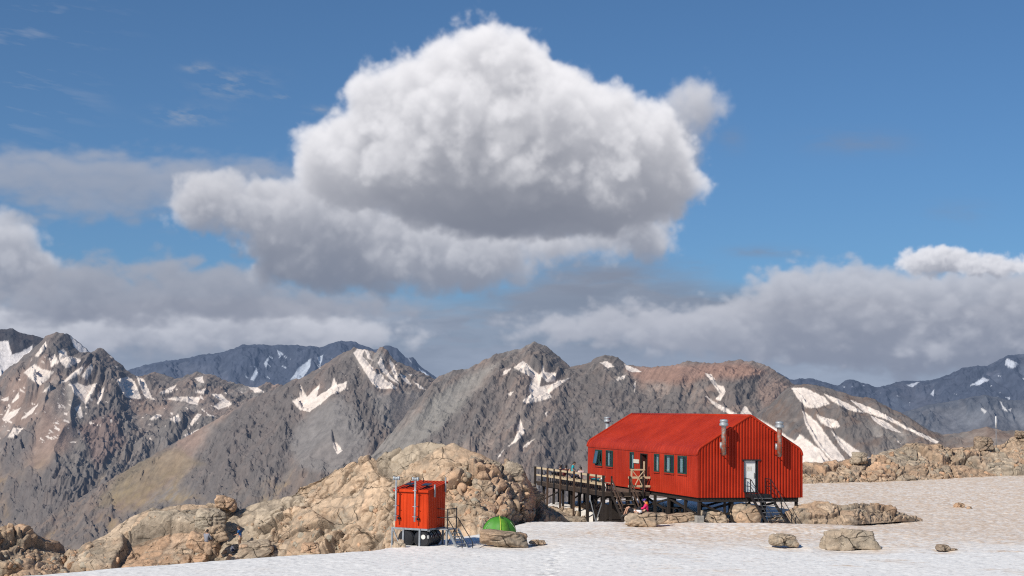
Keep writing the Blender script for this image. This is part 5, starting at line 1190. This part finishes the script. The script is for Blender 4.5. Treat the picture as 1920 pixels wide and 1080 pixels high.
def build_boulders():
    def B(px, py, Y, w, h, d, lab, seed, **k):
        p = at(px, py, Y); o = boulder('boulder', (p[0], p[1], p[2]), (w, d, h), seed, **k); tag(o, lab, 'boulder', 'boulders lying on the snow and rock')
    def S(px, py, Y, w, h, d, lab, seed, **k):
        """resting on the snow; py is where its foot is seen (Y None) or Y fixes how far it stands"""
        if Y is None:
            ys = np.arange(56, 175, .05); q = at(np.full_like(ys, px), np.full_like(ys, py), ys)
            i = int(np.argmax(q[:, 2] <= snow_z(q[:, 0], q[:, 1]))); p = q[i]; p[1] += d*.36; p[0] *= (ys[i]+d*.36)/ys[i]
        else: p = at(px, py, Y)
        p[2] = snow_zs(p[0], p[1])+h*.34
        o = boulder('boulder', tuple(p), (w, d, h), seed, **k); tag(o, lab, 'boulder', 'boulders lying on the snow and rock'); return o
    S(945, 1023, None, 3.2, 1.0, 1.7, 'flat layered tan boulder in front of the green tent', 3, rot=(0, .08, .2), cuts=10, dip=.1)
    S(1008, 1020, None, 1.0, .25, .6, 'thin dark slab trailing off the right end of the layered boulder', 4, cuts=6)
    S(1206, 985, None, 2.9, 1.0, 1.9, 'tan boulder with two people sitting on it beside the hut', 5, rot=(0, -.06, .1), cuts=9)
    S(1589, 1028, None, 3.1, 1.2, 1.7, 'large square edged block standing alone on the snow at right', 6, rot=(0, -.02, .12), cuts=3, sharp=.06, colr=GREY)
    S(1467, 1025, None, 1.95, .82, 1.2, 'low rounded boulder on the snow left of the square block', 7, cuts=9, colr=GREY)
    S(1798, 952, None, .95, .48, .7, 'small orange stone alone on the dusty snow far right', 8, colr=ORANGE)
    S(1817, 954, None, .45, .22, .4, 'tiny stone touching the right side of the small orange stone', 18, colr=ORANGE)
    S(1768, 1031, None, .75, .30, .6, 'small dark pointed stone half buried in the snow', 9, cuts=5, colr=DARK)
    S(1788, 1032, None, .5, .12, .4, 'flat sliver of stone right of the half buried pointed stone', 19, cuts=5, colr=DARK)
    S(1268, 972, 94.6, 3.4, .72, 1.8, 'sloping tan slab beneath the front corner of the hut', 10, rot=(0, -.16, .25), cuts=8)
    S(1338, 970, 94.6, 2.1, 1.0, 1.7, 'pointed tan rock under the hut beside the round one', 11, cuts=8)
    S(1398, 966, 94.6, 2.7, 1.55, 2.0, 'large smooth round rock beneath the stair landing', 12, cuts=14, noise=.5, sharp=.2)
    S(1078, 966, 101.5, 2.7, 1.5, 1.8, 'split tan rock under the middle of the deck', 13, cuts=6)
    S(1030, 970, 104, 3.2, 1.0, 2.0, 'low tan rock at the foot of the leftmost deck posts', 14, cuts=8)
    B(424, 945, 106.6, 1.9, 1.15, 1.5, 'orange capstone perched on top of the left outcrop', 20, rot=(0, .2, .3), cuts=8, colr=ORANGE)
    B(392, 974, 104.5, 2.5, 1.7, 1.8, 'big grey angular block under the capstone', 21, rot=(.1, .15, .4), cuts=7, colr=GREY)
    B(402, 1003, 102.6, 1.7, 1.35, 1.5, 'upright slab leaning behind the person in grey', 22, rot=(0, -.35, .3), cuts=6, colr=TAN)
    B(375, 1018, 100.6, 1.8, 1.5, 1.3, 'rusty orange block in front of the person in grey', 23, rot=(0, .3, .2), cuts=7, colr=ORANGE)
    B(346, 1033, 99.5, 1.4, .45, 1.2, 'flat low slab left of the rusty orange block', 24, cuts=5)
    B(480, 1030, 99.8, 3.0, 1.5, 1.8, 'rounded tan boulder at the feet of the man in blue', 25, rot=(0, -.2, .2), cuts=9)
    B(582, 1028, 93.0, 1.3, .75, 1.0, 'pointed brown rock at the snow edge left of the outhouse', 26, cuts=6, colr=ORANGE)
    B(960, 892, 95.5, 1.5, 2.1, 1.4, 'tall upright block near the right end of the left outcrop', 27, rot=(.1, .12, .2), cuts=5)
    B(925, 880, 95.0, 1.4, 1.5, 1.3, 'tan block wedged left of the tall upright block', 28, cuts=5)
    B(905, 915, 92.5, 1.4, 1.3, 1.2, 'squat block below the wedged tan block', 29, cuts=6)
    B(1843, 831, 152, 2.1, 1.9, 1.7, 'brown boulder standing proud on the right ridge beside the pole', 30, cuts=7, colr=DARK)
    B(1912, 814, 155, 1.3, 1.0, 1.1, 'small dark boulder on the ridge top at the right edge', 31, cuts=7, colr=DARK)
    B(1612, 860, 143, 2.0, 1.4, 1.6, 'dark rounded boulder at the left end of the right ridge', 32, cuts=9, colr=GREY)
    # stones heaped by the outhouse's left leg
    for i, (px, py, s, lab) in enumerate(((746, 1022, .42, 'largest pale stone heaped by the outhouse left leg'), (752, 1017, .30, 'pale stone behind the largest one in the outhouse heap'), (740, 1026, .28, 'leftmost pale stone of the outhouse heap'), (755, 1024, .30, 'rightmost pale stone of the outhouse heap'))):
        p = at(px, py, 74.8); o = boulder('stone', tuple(p), (s*1.3, s, s*1.1), 40+i, cuts=7, sub=4, colr=PALE); tag(o, lab, 'stone', 'pale stones heaped by the outhouse')
def build_rubble():
    r = np.random.default_rng(5)
    bm0 = bmesh.new(); bmesh.ops.create_icosphere(bm0, subdivisions=2, radius=1); base = np.array([v.co[:] for v in bm0.verts]); tri = np.array([[v.index for v in f.verts] for f in bm0.faces]); bm0.free()
    V = []; Fc = []; C = []; nv = 0
    def put(p, s):
        nonlocal nv
        q = np.vstack([r.normal(size=(6, 3)), np.eye(3), -np.eye(3)]); q /= np.linalg.norm(q, axis=1, keepdims=True)
        d = np.concatenate([r.uniform(.55, 1., 6), r.uniform(.7, .95, 6)]); k = ((np.maximum(base@q.T/d, 1e-3))**24).sum(1)**(-1/24)
        A, _ = np.linalg.qr(r.normal(size=(3, 3)))
        v = (base*k[:, None]*np.array([1, r.uniform(.6, 1), r.uniform(.45, .8)]))@A.T*s+p
        c = (TAN, ORANGE, TAN, GREY)[r.integers(4)]*r.uniform(.75, 1.05)
        V.append(v); Fc.append(tri+nv); C.append(np.tile(c, (len(base), 1))); nv += len(base)
    PL, PR = ROCKS['left'], ROCKS['right']
    def scatter(P, x0, x1, t0, t1, n, s0, s1, rows):
        px, py = topx(P); 
        R, Cc = P.shape[:2]; k = 0
        while k < n:
            i = int(r.uniform(t0, t1)*rows*R); j = r.integers(Cc)
            if not x0 < px[i, j] < x1: continue
            sz = s0*(s1/s0)**(r.random()**2.6); put(P[i, j]+np.array([0, .25, -.2])*sz, sz); k += 1
    scatter(PL, -100, 175, .05, .97, 330, .10, .5, .74); scatter(PL, 150, 480, .02, .5, 130, .08, .35, .74); scatter(PL, 480, 760, .05, .55, 250, .08, .38, .74); scatter(PL, 840, 1000, .05, .6, 330, .09, .4, .74)
    scatter(PL, 150, 1000, .5, 1., 90, .08, .3, .74); scatter(PR, 1500, 2050, .05, .95, 300, .10, .5, .74); scatter(PR, 1700, 2050, .4, 1., 110, .1, .45, .74)
    me = bpy.data.meshes.new('rubble'); v = np.vstack(V).astype(F32); f = np.vstack(Fc).astype(np.int32)
    me.vertices.add(len(v)); me.vertices.foreach_set('co', v.ravel()); me.loops.add(f.size); me.loops.foreach_set('vertex_index', f.ravel()); me.polygons.add(len(f)); me.polygons.foreach_set('loop_start', np.arange(0, f.size, 3, dtype=np.int32)); me.polygons.foreach_set('loop_total', np.full(len(f), 3, np.int32)); me.update(calc_edges=True)
    t4 = np.ones((len(v), 4), F32); t4[:, :3] = np.vstack(C); me.attributes.new('tint', 'FLOAT_COLOR', 'POINT').data.foreach_set('color', t4.ravel()); me.materials.append(rockmat())
    o = bpy.data.objects.new('rubble', me); col.objects.link(o); o['kind'] = 'stuff'; o['label'] = 'loose tan rubble scattered over the outcrops'; o['category'] = 'rubble'
def build_objects():
    build_hut(); build_hut_stairs(); build_deck(); build_deck_stairs(); build_bench(); build_outhouse(); build_tent(); build_marker(); build_boulders(); build_rubble()
# ---------------------------------------------------------------- people
SKINM = mat('skin', (.48, .27, .18), .55, var=.08); HAIRD = mat('dark_hair', (.018, .013, .010), .6); EYE = mat('dark_eye', (.02, .015, .01), .3)
def cloth(name, c): return mat(name, c, .85, var=.14, scale=14, bump=.35, bscale=18)
def skinned(name, joints, edges, radii, m, parent, root, extra=None, sub=1):
    ks = list(joints); me = bpy.data.meshes.new(name)
    used = [k for k in ks if any(k in e for e in edges)]
    me.from_pydata([joints[k] for k in used], [(used.index(a), used.index(b)) for a, b in edges], [])
    o = bpy.data.objects.new(name+'_cage', me); col.objects.link(o)
    md = o.modifiers.new('skin', 'SKIN'); md.use_smooth_shade = True
    for i, k in enumerate(used):
        r = radii[k]; sv = me.skin_vertices[0].data[i]; sv.radius = r if isinstance(r, tuple) else (r, r); sv.use_root = (k == root)
    if sub: o.modifiers.new('sub', 'SUBSURF').levels = sub
    dg = bpy.context.evaluated_depsgraph_get(); dg.update()
    out = bpy.data.meshes.new_from_object(o.evaluated_get(dg)); bpy.data.objects.remove(o)
    out.name = name
    bm = bmesh.new(); bm.from_mesh(out)
    if extra: extra(bm)
    bm.to_mesh(out); bm.free(); out.materials.clear()
    for mm in (m if isinstance(m, list) else [m]): out.materials.append(mm)
    r_ = bpy.data.objects.new(name, out); col.objects.link(r_); r_.parent = parent
    return r_
def ell(bm, c, r, seg=14, mi=0, rot=None):
    M = Matrix.Translation(c) @ (rot or Matrix()) @ Matrix.Diagonal((*r, 1))
    g = bmesh.ops.create_uvsphere(bm, u_segments=seg, v_segments=seg//2+2, radius=1, matrix=M)
    for v in g['verts']:
        for f in v.link_faces: f.smooth = True; f.material_index = mi
def person(label, loc_, rz, J, sc=1., top=None, sleeve='short', legs=None, legcut='long', hair=True, hat=None, hood=None, shoes=(.05, .045, .04), haircol=None):
    """J: joints in the person's own frame (facing +y). top, legs: cloth colours"""
    J = {k: Vector(v) for k, v in J.items()}
    t = thing('person', label, 'person', loc_, rz); t.scale = (sc, sc, sc)
    H = J['head']; N = J['neck']; up = (H-N).normalized(); fw = J['face'].normalized() if 'face' in J else Vector((0, 1, 0))
    sd = fw.cross(up).normalized(); fw = up.cross(sd).normalized()
    R = Matrix((sd, fw, up)).transposed().to_4x4()
    rad = dict(pelvis=(.135, .105), spine=(.12, .095), chest=(.145, .105), neck=.052, skull=.05, shL=.062, shR=.062, elL=.042, elR=.042, wrL=.030, wrR=.030, hipL=.088, hipR=.088, knL=.056, knR=.056, anL=.038, anR=.038, toL=.03, toR=.03)
    J['skull'] = H-up*.05
    E = [('pelvis', 'spine'), ('spine', 'chest'), ('chest', 'neck'), ('neck', 'skull')]
    for s in 'LR': E += [('chest', 'sh'+s), ('sh'+s, 'el'+s), ('el'+s, 'wr'+s), ('pelvis', 'hip'+s), ('hip'+s, 'kn'+s), ('kn'+s, 'an'+s), ('an'+s, 'to'+s)]
    def extra(bm):
        c = H+up*.02
        ell(bm, c, (.078, .098, .118), 18, 0, R)
        ell(bm, c+fw*.03-up*.07, (.055, .062, .055), 12, 0, R)
        ell(bm, c+fw*.102-up*.02, (.014, .022, .024), 8, 0, R)
        for s in (-1, 1):
            ell(bm, c+sd*s*.080-up*.015, (.012, .022, .034), 8, 0, R)
            ell(bm, c+sd*s*.032+fw*.088+up*.006, (.013, .008, .008), 8, 1, R)
        ell(bm, c+fw*.094-up*.063, (.024, .008, .007), 8, 2, R)
        for s in 'LR':
            w, e = J['wr'+s], J['el'+s]; d = (w-e).normalized(); x = d.cross(Vector((0, 0, 1)) if abs(d.z) < .9 else Vector((0, 1, 0))).normalized(); z = x.cross(d)
            Rh = Matrix((x, d, z)).transposed().to_4x4()
            ell(bm, w+d*.05, (.040, .052, .016), 10, 0, Rh)
            mb = MB(); mb.bm.free(); mb.bm = bm
            for q, (o_, L) in enumerate(((-.030, .062), (-.011, .076), (.010, .080), (.029, .070))):
                b0 = w+d*.088+x*o_; mb.tube([b0, b0+d*L*.5-z*.006, b0+d*L-z*.024], [.0095, .0085, .007], 6)
            sg = -1 if s == 'R' else 1
            b0 = w+d*.03+x*sg*.034; mb.tube([b0, b0+d*.03+x*sg*.024, b0+d*.062+x*sg*.026-z*.012], [.011, .010, .008], 6)
    skinned('body', J, E, rad, [SKINM, EYE, mat('lips', (.33, .12, .09), .5)], t, 'pelvis', extra)
    def garment(name, c, joints, edges, grow, rootk, cut=None):
        g = dict(J)
        if cut:
            for k, (a, b, f) in cut.items(): g[k] = J[a].lerp(J[b], f)
        r = {}
        for k in g:
            v = rad.get(k, .05)
            if k in ('ceL', 'ceR'): v = .050
            if k in ('clL', 'clR'): v = .082
            r[k] = tuple(x+grow for x in v) if isinstance(v, tuple) else v+grow
        r['neck'] = .045
        return skinned(name, g, edges, r, cloth(name+'_%d%d%d' % tuple(int(x*99) for x in c), c), t, rootk)
    if top:
        e = [('wb', 'pelvis'), ('pelvis', 'spine'), ('spine', 'chest'), ('chest', 'cn')]; cut = {'cn': ('chest', 'neck', .55), 'wb': ('pelvis', 'spine', -.35)}; rad['wb'] = rad['pelvis']
        for s in 'LR':
            e.append(('chest', 'sh'+s))
            if sleeve == 'long': e += [('sh'+s, 'el'+s), ('el'+s, 'ce'+s)]; cut['ce'+s] = ('el'+s, 'wr'+s, .85)
            else: e.append(('sh'+s, 'ce'+s)); cut['ce'+s] = ('sh'+s, 'el'+s, .7)
        rad['cn'] = .055
        garment('shirt' if sleeve == 'short' else 'jacket', top, None, e, .030, 'chest', cut)
    if legs:
        e = [('pelvis', 'wa')]; cut = {'wa': ('pelvis', 'spine', .45)}; rad['wa'] = (.125, .10)
        for s in 'LR':
            e.append(('pelvis', 'hip'+s))
            if legcut == 'long': e += [('hip'+s, 'kn'+s), ('kn'+s, 'cl'+s)]; cut['cl'+s] = ('kn'+s, 'an'+s, .88)
            else: e.append(('hip'+s, 'cl'+s)); cut['cl'+s] = ('hip'+s, 'kn'+s, .8)
        if legcut == 'long':
            J_ = None
        garment('trousers' if legcut == 'long' else 'shorts', legs, None, e, .020, 'pelvis', cut)
    if hair:
        bm = bmesh.new(); ell(bm, H+up*.045-fw*.018, (.088, .102, .105), 18, 0, R); ell(bm, H-fw*.05-up*.03, (.074, .06, .085), 14, 0, R)
        me = bpy.data.meshes.new('hair'); bm.to_mesh(me); bm.free(); me.materials.append(haircol or HAIRD); o = bpy.data.objects.new('hair', me); col.objects.link(o); o.parent = t
    if hat:
        bm = bmesh.new(); ell(bm, H+up*.07, (.098, .115, .085), 18, 0, R); ell(bm, H+up*.055+fw*.12, (.075, .085, .012), 14, 0, R)
        me = bpy.data.meshes.new('cap'); bm.to_mesh(me); bm.free(); me.materials.append(cloth('cap_fabric', hat)); o = bpy.data.objects.new('cap', me); col.objects.link(o); o.parent = t
    if hood:
        bm = bmesh.new(); ell(bm, N-up*.10-fw*.02, (.215, .125, .10), 16, 0, R); ell(bm, N-fw*.08-up*.02, (.105, .07, .09), 16, 0, R)
        me = bpy.data.meshes.new('hood'); bm.to_mesh(me); bm.free(); me.materials.append(cloth('hood_fabric', hood)); o = bpy.data.objects.new('hood', me); col.objects.link(o); o.parent = t
    if shoes:
        for s in 'LR':
            a, b = J['an'+s], J['to'+s]; d = (b-a).normalized(); x = d.cross(Vector((0, 0, 1))).normalized() if abs(d.z) < .95 else Vector((1, 0, 0)); z = x.cross(d)
            bm = bmesh.new(); M = Matrix((x, d, z)).transposed().to_4x4(); ell(bm, a.lerp(b, .5), (.048, .145, .052), 14, 0, M)
            me = bpy.data.meshes.new('shoe'); bm.to_mesh(me); bm.free(); me.materials.append(mat('shoe_%d' % int(shoes[0]*99), shoes, .7)); o = bpy.data.objects.new('shoe', me); col.objects.link(o); o.parent = t
    return t
STAND = dict(pelvis=(0,0,.95), spine=(0,0,1.14), chest=(0,.01,1.36), neck=(0,.03,1.50), head=(0,.07,1.62), shL=(-.19,0,1.41), elL=(-.25,-.02,1.12), wrL=(-.22,.16,.95), shR=(.19,0,1.41), elR=(.24,.02,1.13), wrR=(.20,.22,1.04),
             hipL=(-.10,0,.90), knL=(-.11,.04,.49), anL=(-.12,-.01,.08), toL=(-.13,.16,.04), hipR=(.10,0,.90), knR=(.11,.02,.49), anR=(.12,-.03,.08), toR=(.13,.14,.04), face=(0,1,-.35))
# sitting with the legs stretched forward, leaning back on the arms (seat at z=0)
RECL = dict(pelvis=(0,0,.11), spine=(0,-.15,.27), chest=(0,-.30,.46), neck=(0,-.37,.60), head=(0,-.37,.73), shL=(-.18,-.33,.50), elL=(-.26,-.46,.27), wrL=(-.25,-.42,.04), shR=(.18,-.33,.50), elR=(.26,-.46,.27), wrR=(.25,-.42,.04),
            hipL=(-.10,.05,.11), knL=(-.12,.46,.26), anL=(-.10,.86,.08), toL=(-.10,.92,.20), hipR=(.10,.05,.11), knR=(.12,.47,.16), anR=(.11,.88,.07), toR=(.12,.94,.19), face=(0,1,-.1))
SITUP = dict(pelvis=(0,0,.11), spine=(0,-.03,.29), chest=(0,.0,.51), neck=(0,.05,.65), head=(0,.09,.77), shL=(-.18,0,.55), elL=(-.24,.14,.32), wrL=(-.12,.34,.30), shR=(.18,0,.55), elR=(.24,.14,.32), wrR=(.12,.35,.30),
             hipL=(-.10,.05,.11), knL=(-.14,.40,.40), anL=(-.13,.58,.07), toL=(-.13,.74,.04), hipR=(.10,.05,.11), knR=(.14,.40,.38), anR=(.13,.60,.07), toR=(.13,.76,.04), face=(0,1,-.3))
# lying on the back with the knees drawn up
LIE = dict(pelvis=(0,0,.11), spine=(0,-.19,.11), chest=(0,-.42,.13), neck=(0,-.57,.15), head=(0,-.70,.19), shL=(-.19,-.46,.12), elL=(-.32,-.24,.08), wrL=(-.10,-.10,.22), shR=(.19,-.46,.12), elR=(.32,-.24,.08), wrR=(.10,-.12,.22),
           hipL=(-.10,.05,.11), knL=(-.13,.42,.40), anL=(-.13,.60,.0), toL=(-.13,.76,-.04), hipR=(.10,.05,.11), knR=(.13,.36,.42), anR=(.13,.50,.0), toR=(.13,.66,-.04), face=(0,.25,1))
FLAT = dict(LIE, knL=(-.12,.47,.15), anL=(-.11,.88,.07), toL=(-.13,.92,.19), knR=(.12,.48,.17), anR=(.12,.89,.07), toR=(.14,.93,.19))
def on_left(px, py):
    P = ROCKS['left']; x, y = topx(P); i = np.argmin((x-px)**2+(y-py)**2); return P.reshape(-1, 3)[i]
def on_boulder(lab, wx, wy):
    """top of a boulder under world point (wx, wy)"""
    o = next(o for o in col.objects if o.get('label') == lab); m = o.matrix_world if False else Matrix.Translation(o.location)
    z = [v.co.z+o.location.z for v in o.data.vertices if abs(v.co.x+o.location.x-wx) < .14 and abs(v.co.y+o.location.y-wy) < .14]
    return max(z) if z else o.location.z
def build_people():
    A = lambda d: math.radians(d)
    # on the deck: bench seat height .45 above the deck, hut frame -> world
    def bench(v, u=-2.85): return hw(u, v, DZ+.59)
    # facing +v (to the left in the photo) is the hut's yaw
    person('person in black reclining at the far left end of the deck bench', bench(19.5), YAW+A(8), RECL, top=(.02,.02,.03), sleeve='long', legs=(.012,.012,.016))
    person('person in dark maroon reclining second from the left on the deck bench', bench(18.85, -2.6), YAW+A(4), dict(RECL, face=(.3,.8,-.5)), top=(.10,.015,.018), sleeve='long', legs=(.03,.02,.02))
    person('person in a turquoise T-shirt standing on the deck with head bowed', hw(-2.2, 18.0, DZ), YAW+A(-110), dict(STAND, head=(0,.10,1.60)), top=(.02,.36,.42), legs=(.30,.06,.05), legcut='short')
    person('dark haired person in blue jeans lying low on the deck bench', bench(16.2), YAW+A(184), dict(RECL, spine=(0,-.17,.20), chest=(0,-.37,.32), neck=(0,-.50,.40), head=(0,-.56,.52), shL=(-.18,-.40,.34), shR=(.18,-.40,.34), elL=(-.27,-.5,.14), elR=(.27,-.5,.14), wrL=(-.26,-.3,.04), wrR=(.26,-.3,.04)), top=(.03,.03,.04), legs=(.03,.07,.17))
    person('person in a pale pink shirt sitting up on the deck bench facing left', bench(14.6, -2.75), YAW+A(6), dict(SITUP, knL=(-.14,.44,.24), anL=(-.12,.86,.08), toL=(-.12,.92,.2), knR=(.14,.44,.22), anR=(.13,.86,.08), toR=(.13,.92,.2)), top=(.66,.50,.48), legs=(.025,.022,.03))
    person('person in teal trousers lying on the bench nearest the steps', bench(11.2, -2.7), YAW+A(5), FLAT, top=(.02,.14,.17), sleeve='long', legs=(.015,.20,.24))
    # on the boulder in front of the hut
    lab = 'tan boulder with two people sitting on it beside the hut'
    o = next(o for o in col.objects if o.get('label') == lab); bx, by = o.location.x, o.location.y
    p = Vector((bx+.18, by-.1, 0)); p.z = on_boulder(lab, p.x, p.y)-.05
    person('person in a pink and orange jacket and purple cap sitting on a boulder', p, A(75), dict(SITUP, face=(0,1,-.5)), top=(.68,.022,.13), sleeve='long', legs=(.02,.02,.024), hat=(.07,.035,.22), hood=(.75,.20,.02))
    p = Vector((bx-.62, by-.15, 0)); p.z = on_boulder(lab, p.x, p.y)-.08
    person('person in a white top and dark shorts lying on a boulder with bare knees raised', p, A(80), dict(LIE, anL=(-.13,.62,-.10), toL=(-.13,.74,-.20), anR=(.13,.50,-.08), toR=(.13,.62,-.18)), top=(.68,.66,.66), legs=(.02,.02,.025), legcut='short')
    # on the left outcrop
    q = on_left(451, 1027); q = Vector(q)
    person('man in a blue T-shirt and tan shorts standing on the rocks at left', (q.x, q.y-.35, q.z-.02), A(75), dict(STAND, chest=(0,.05,1.35), neck=(0,.10,1.48), head=(0,.16,1.59), shL=(-.19,.05,1.40), shR=(.19,.05,1.40), elR=(.24,.14,1.13), wrR=(.15,.38,1.10), elL=(-.24,.14,1.12), wrL=(-.14,.38,1.06)), sc=.9, top=(.012,.085,.26), legs=(.50,.37,.24), legcut='short', haircol=mat('brown_hair', (.10, .055, .03), .6))
    q = Vector(on_left(397, 1016))
    person('person in a grey shirt sitting with back turned among the left rocks', (at(396, 1017, 101.2)[0], 101.2-1.6, at(396, 1017, 99.6)[2]), A(-20), SITUP, sc=.98, top=(.22,.22,.25), sleeve='long', legs=(.06,.06,.07))
    q = Vector(on_left(437, 1034))
    t = thing('rucksack', 'white and navy rucksack lying below the man in blue', 'rucksack', (q.x, q.y-.3, q.z+.02), A(30))
    bag_parts(t, (.66, .66, .68), (.02, .03, .09), .9)
    t = thing('rucksack', 'white rucksack standing at the near end of the deck bench', 'rucksack', bench(9.7, -2.9), YAW)
    bag_parts(t, (.70, .69, .66), (.3, .3, .3), .9)
    # dark gear rack standing under the hut
    t = thing('gear_rack', 'dark open rack of gear standing on the snow under the hut', 'rack', (hw(.9, 5.6).x, hw(.9, 5.6).y, .95), YAW)
    mb = MB(); mb.box(-.85, .85, -.35, .35, .62, .70); mb.box(-.85, .85, -.35, .35, .0, .36); mb.build('shelf_board', DARKW, t)
    for x in (-.78, -.26, .26, .78):
        for y in (-.3, .3): mb = MB(); mb.bar((x, y, .36), (x, y, .62), .09); mb.build('upright', DARKW, t)
    for s in (-1, 1): mb = MB(); mb.bar((s*.8, 0, .7), (s*.98, 0, 1.25), .03); mb.build('sling_bar', BLACK, t)
def bag_parts(t, c, c2, s):
    bm = bmesh.new(); ell(bm, Vector((0, 0, .22*s)), (.17*s, .13*s, .25*s), 18)
    for v in bm.verts: v.co += v.co.normalized()*.03*math.sin(v.co.x*31+v.co.z*23)
    me = bpy.data.meshes.new('bag_body'); bm.to_mesh(me); bm.free(); me.materials.append(cloth('bag_cloth_%d' % int(c[2]*99), c)); o = bpy.data.objects.new('bag_body', me); col.objects.link(o); o.parent = t
    bm = bmesh.new(); ell(bm, Vector((0, -.11*s, .14*s)), (.12*s, .07*s, .12*s), 14); me = bpy.data.meshes.new('front_pocket'); bm.to_mesh(me); bm.free(); me.materials.append(cloth('pocket_%d' % int(c2[2]*99), c2)); o = bpy.data.objects.new('front_pocket', me); col.objects.link(o); o.parent = t
    for x in (-.07, .07): mb = MB(); mb.tube([(x*s, .10*s, .40*s), (x*s, .20*s, .28*s), (x*s, .12*s, .06*s)], .018*s, 8); mb.build('shoulder_strap', cloth('strap_%d' % int(c2[2]*99), c2), t)
build_mountains()
build_haze()
build_ground()
build_rocks()
build_objects()
build_people()
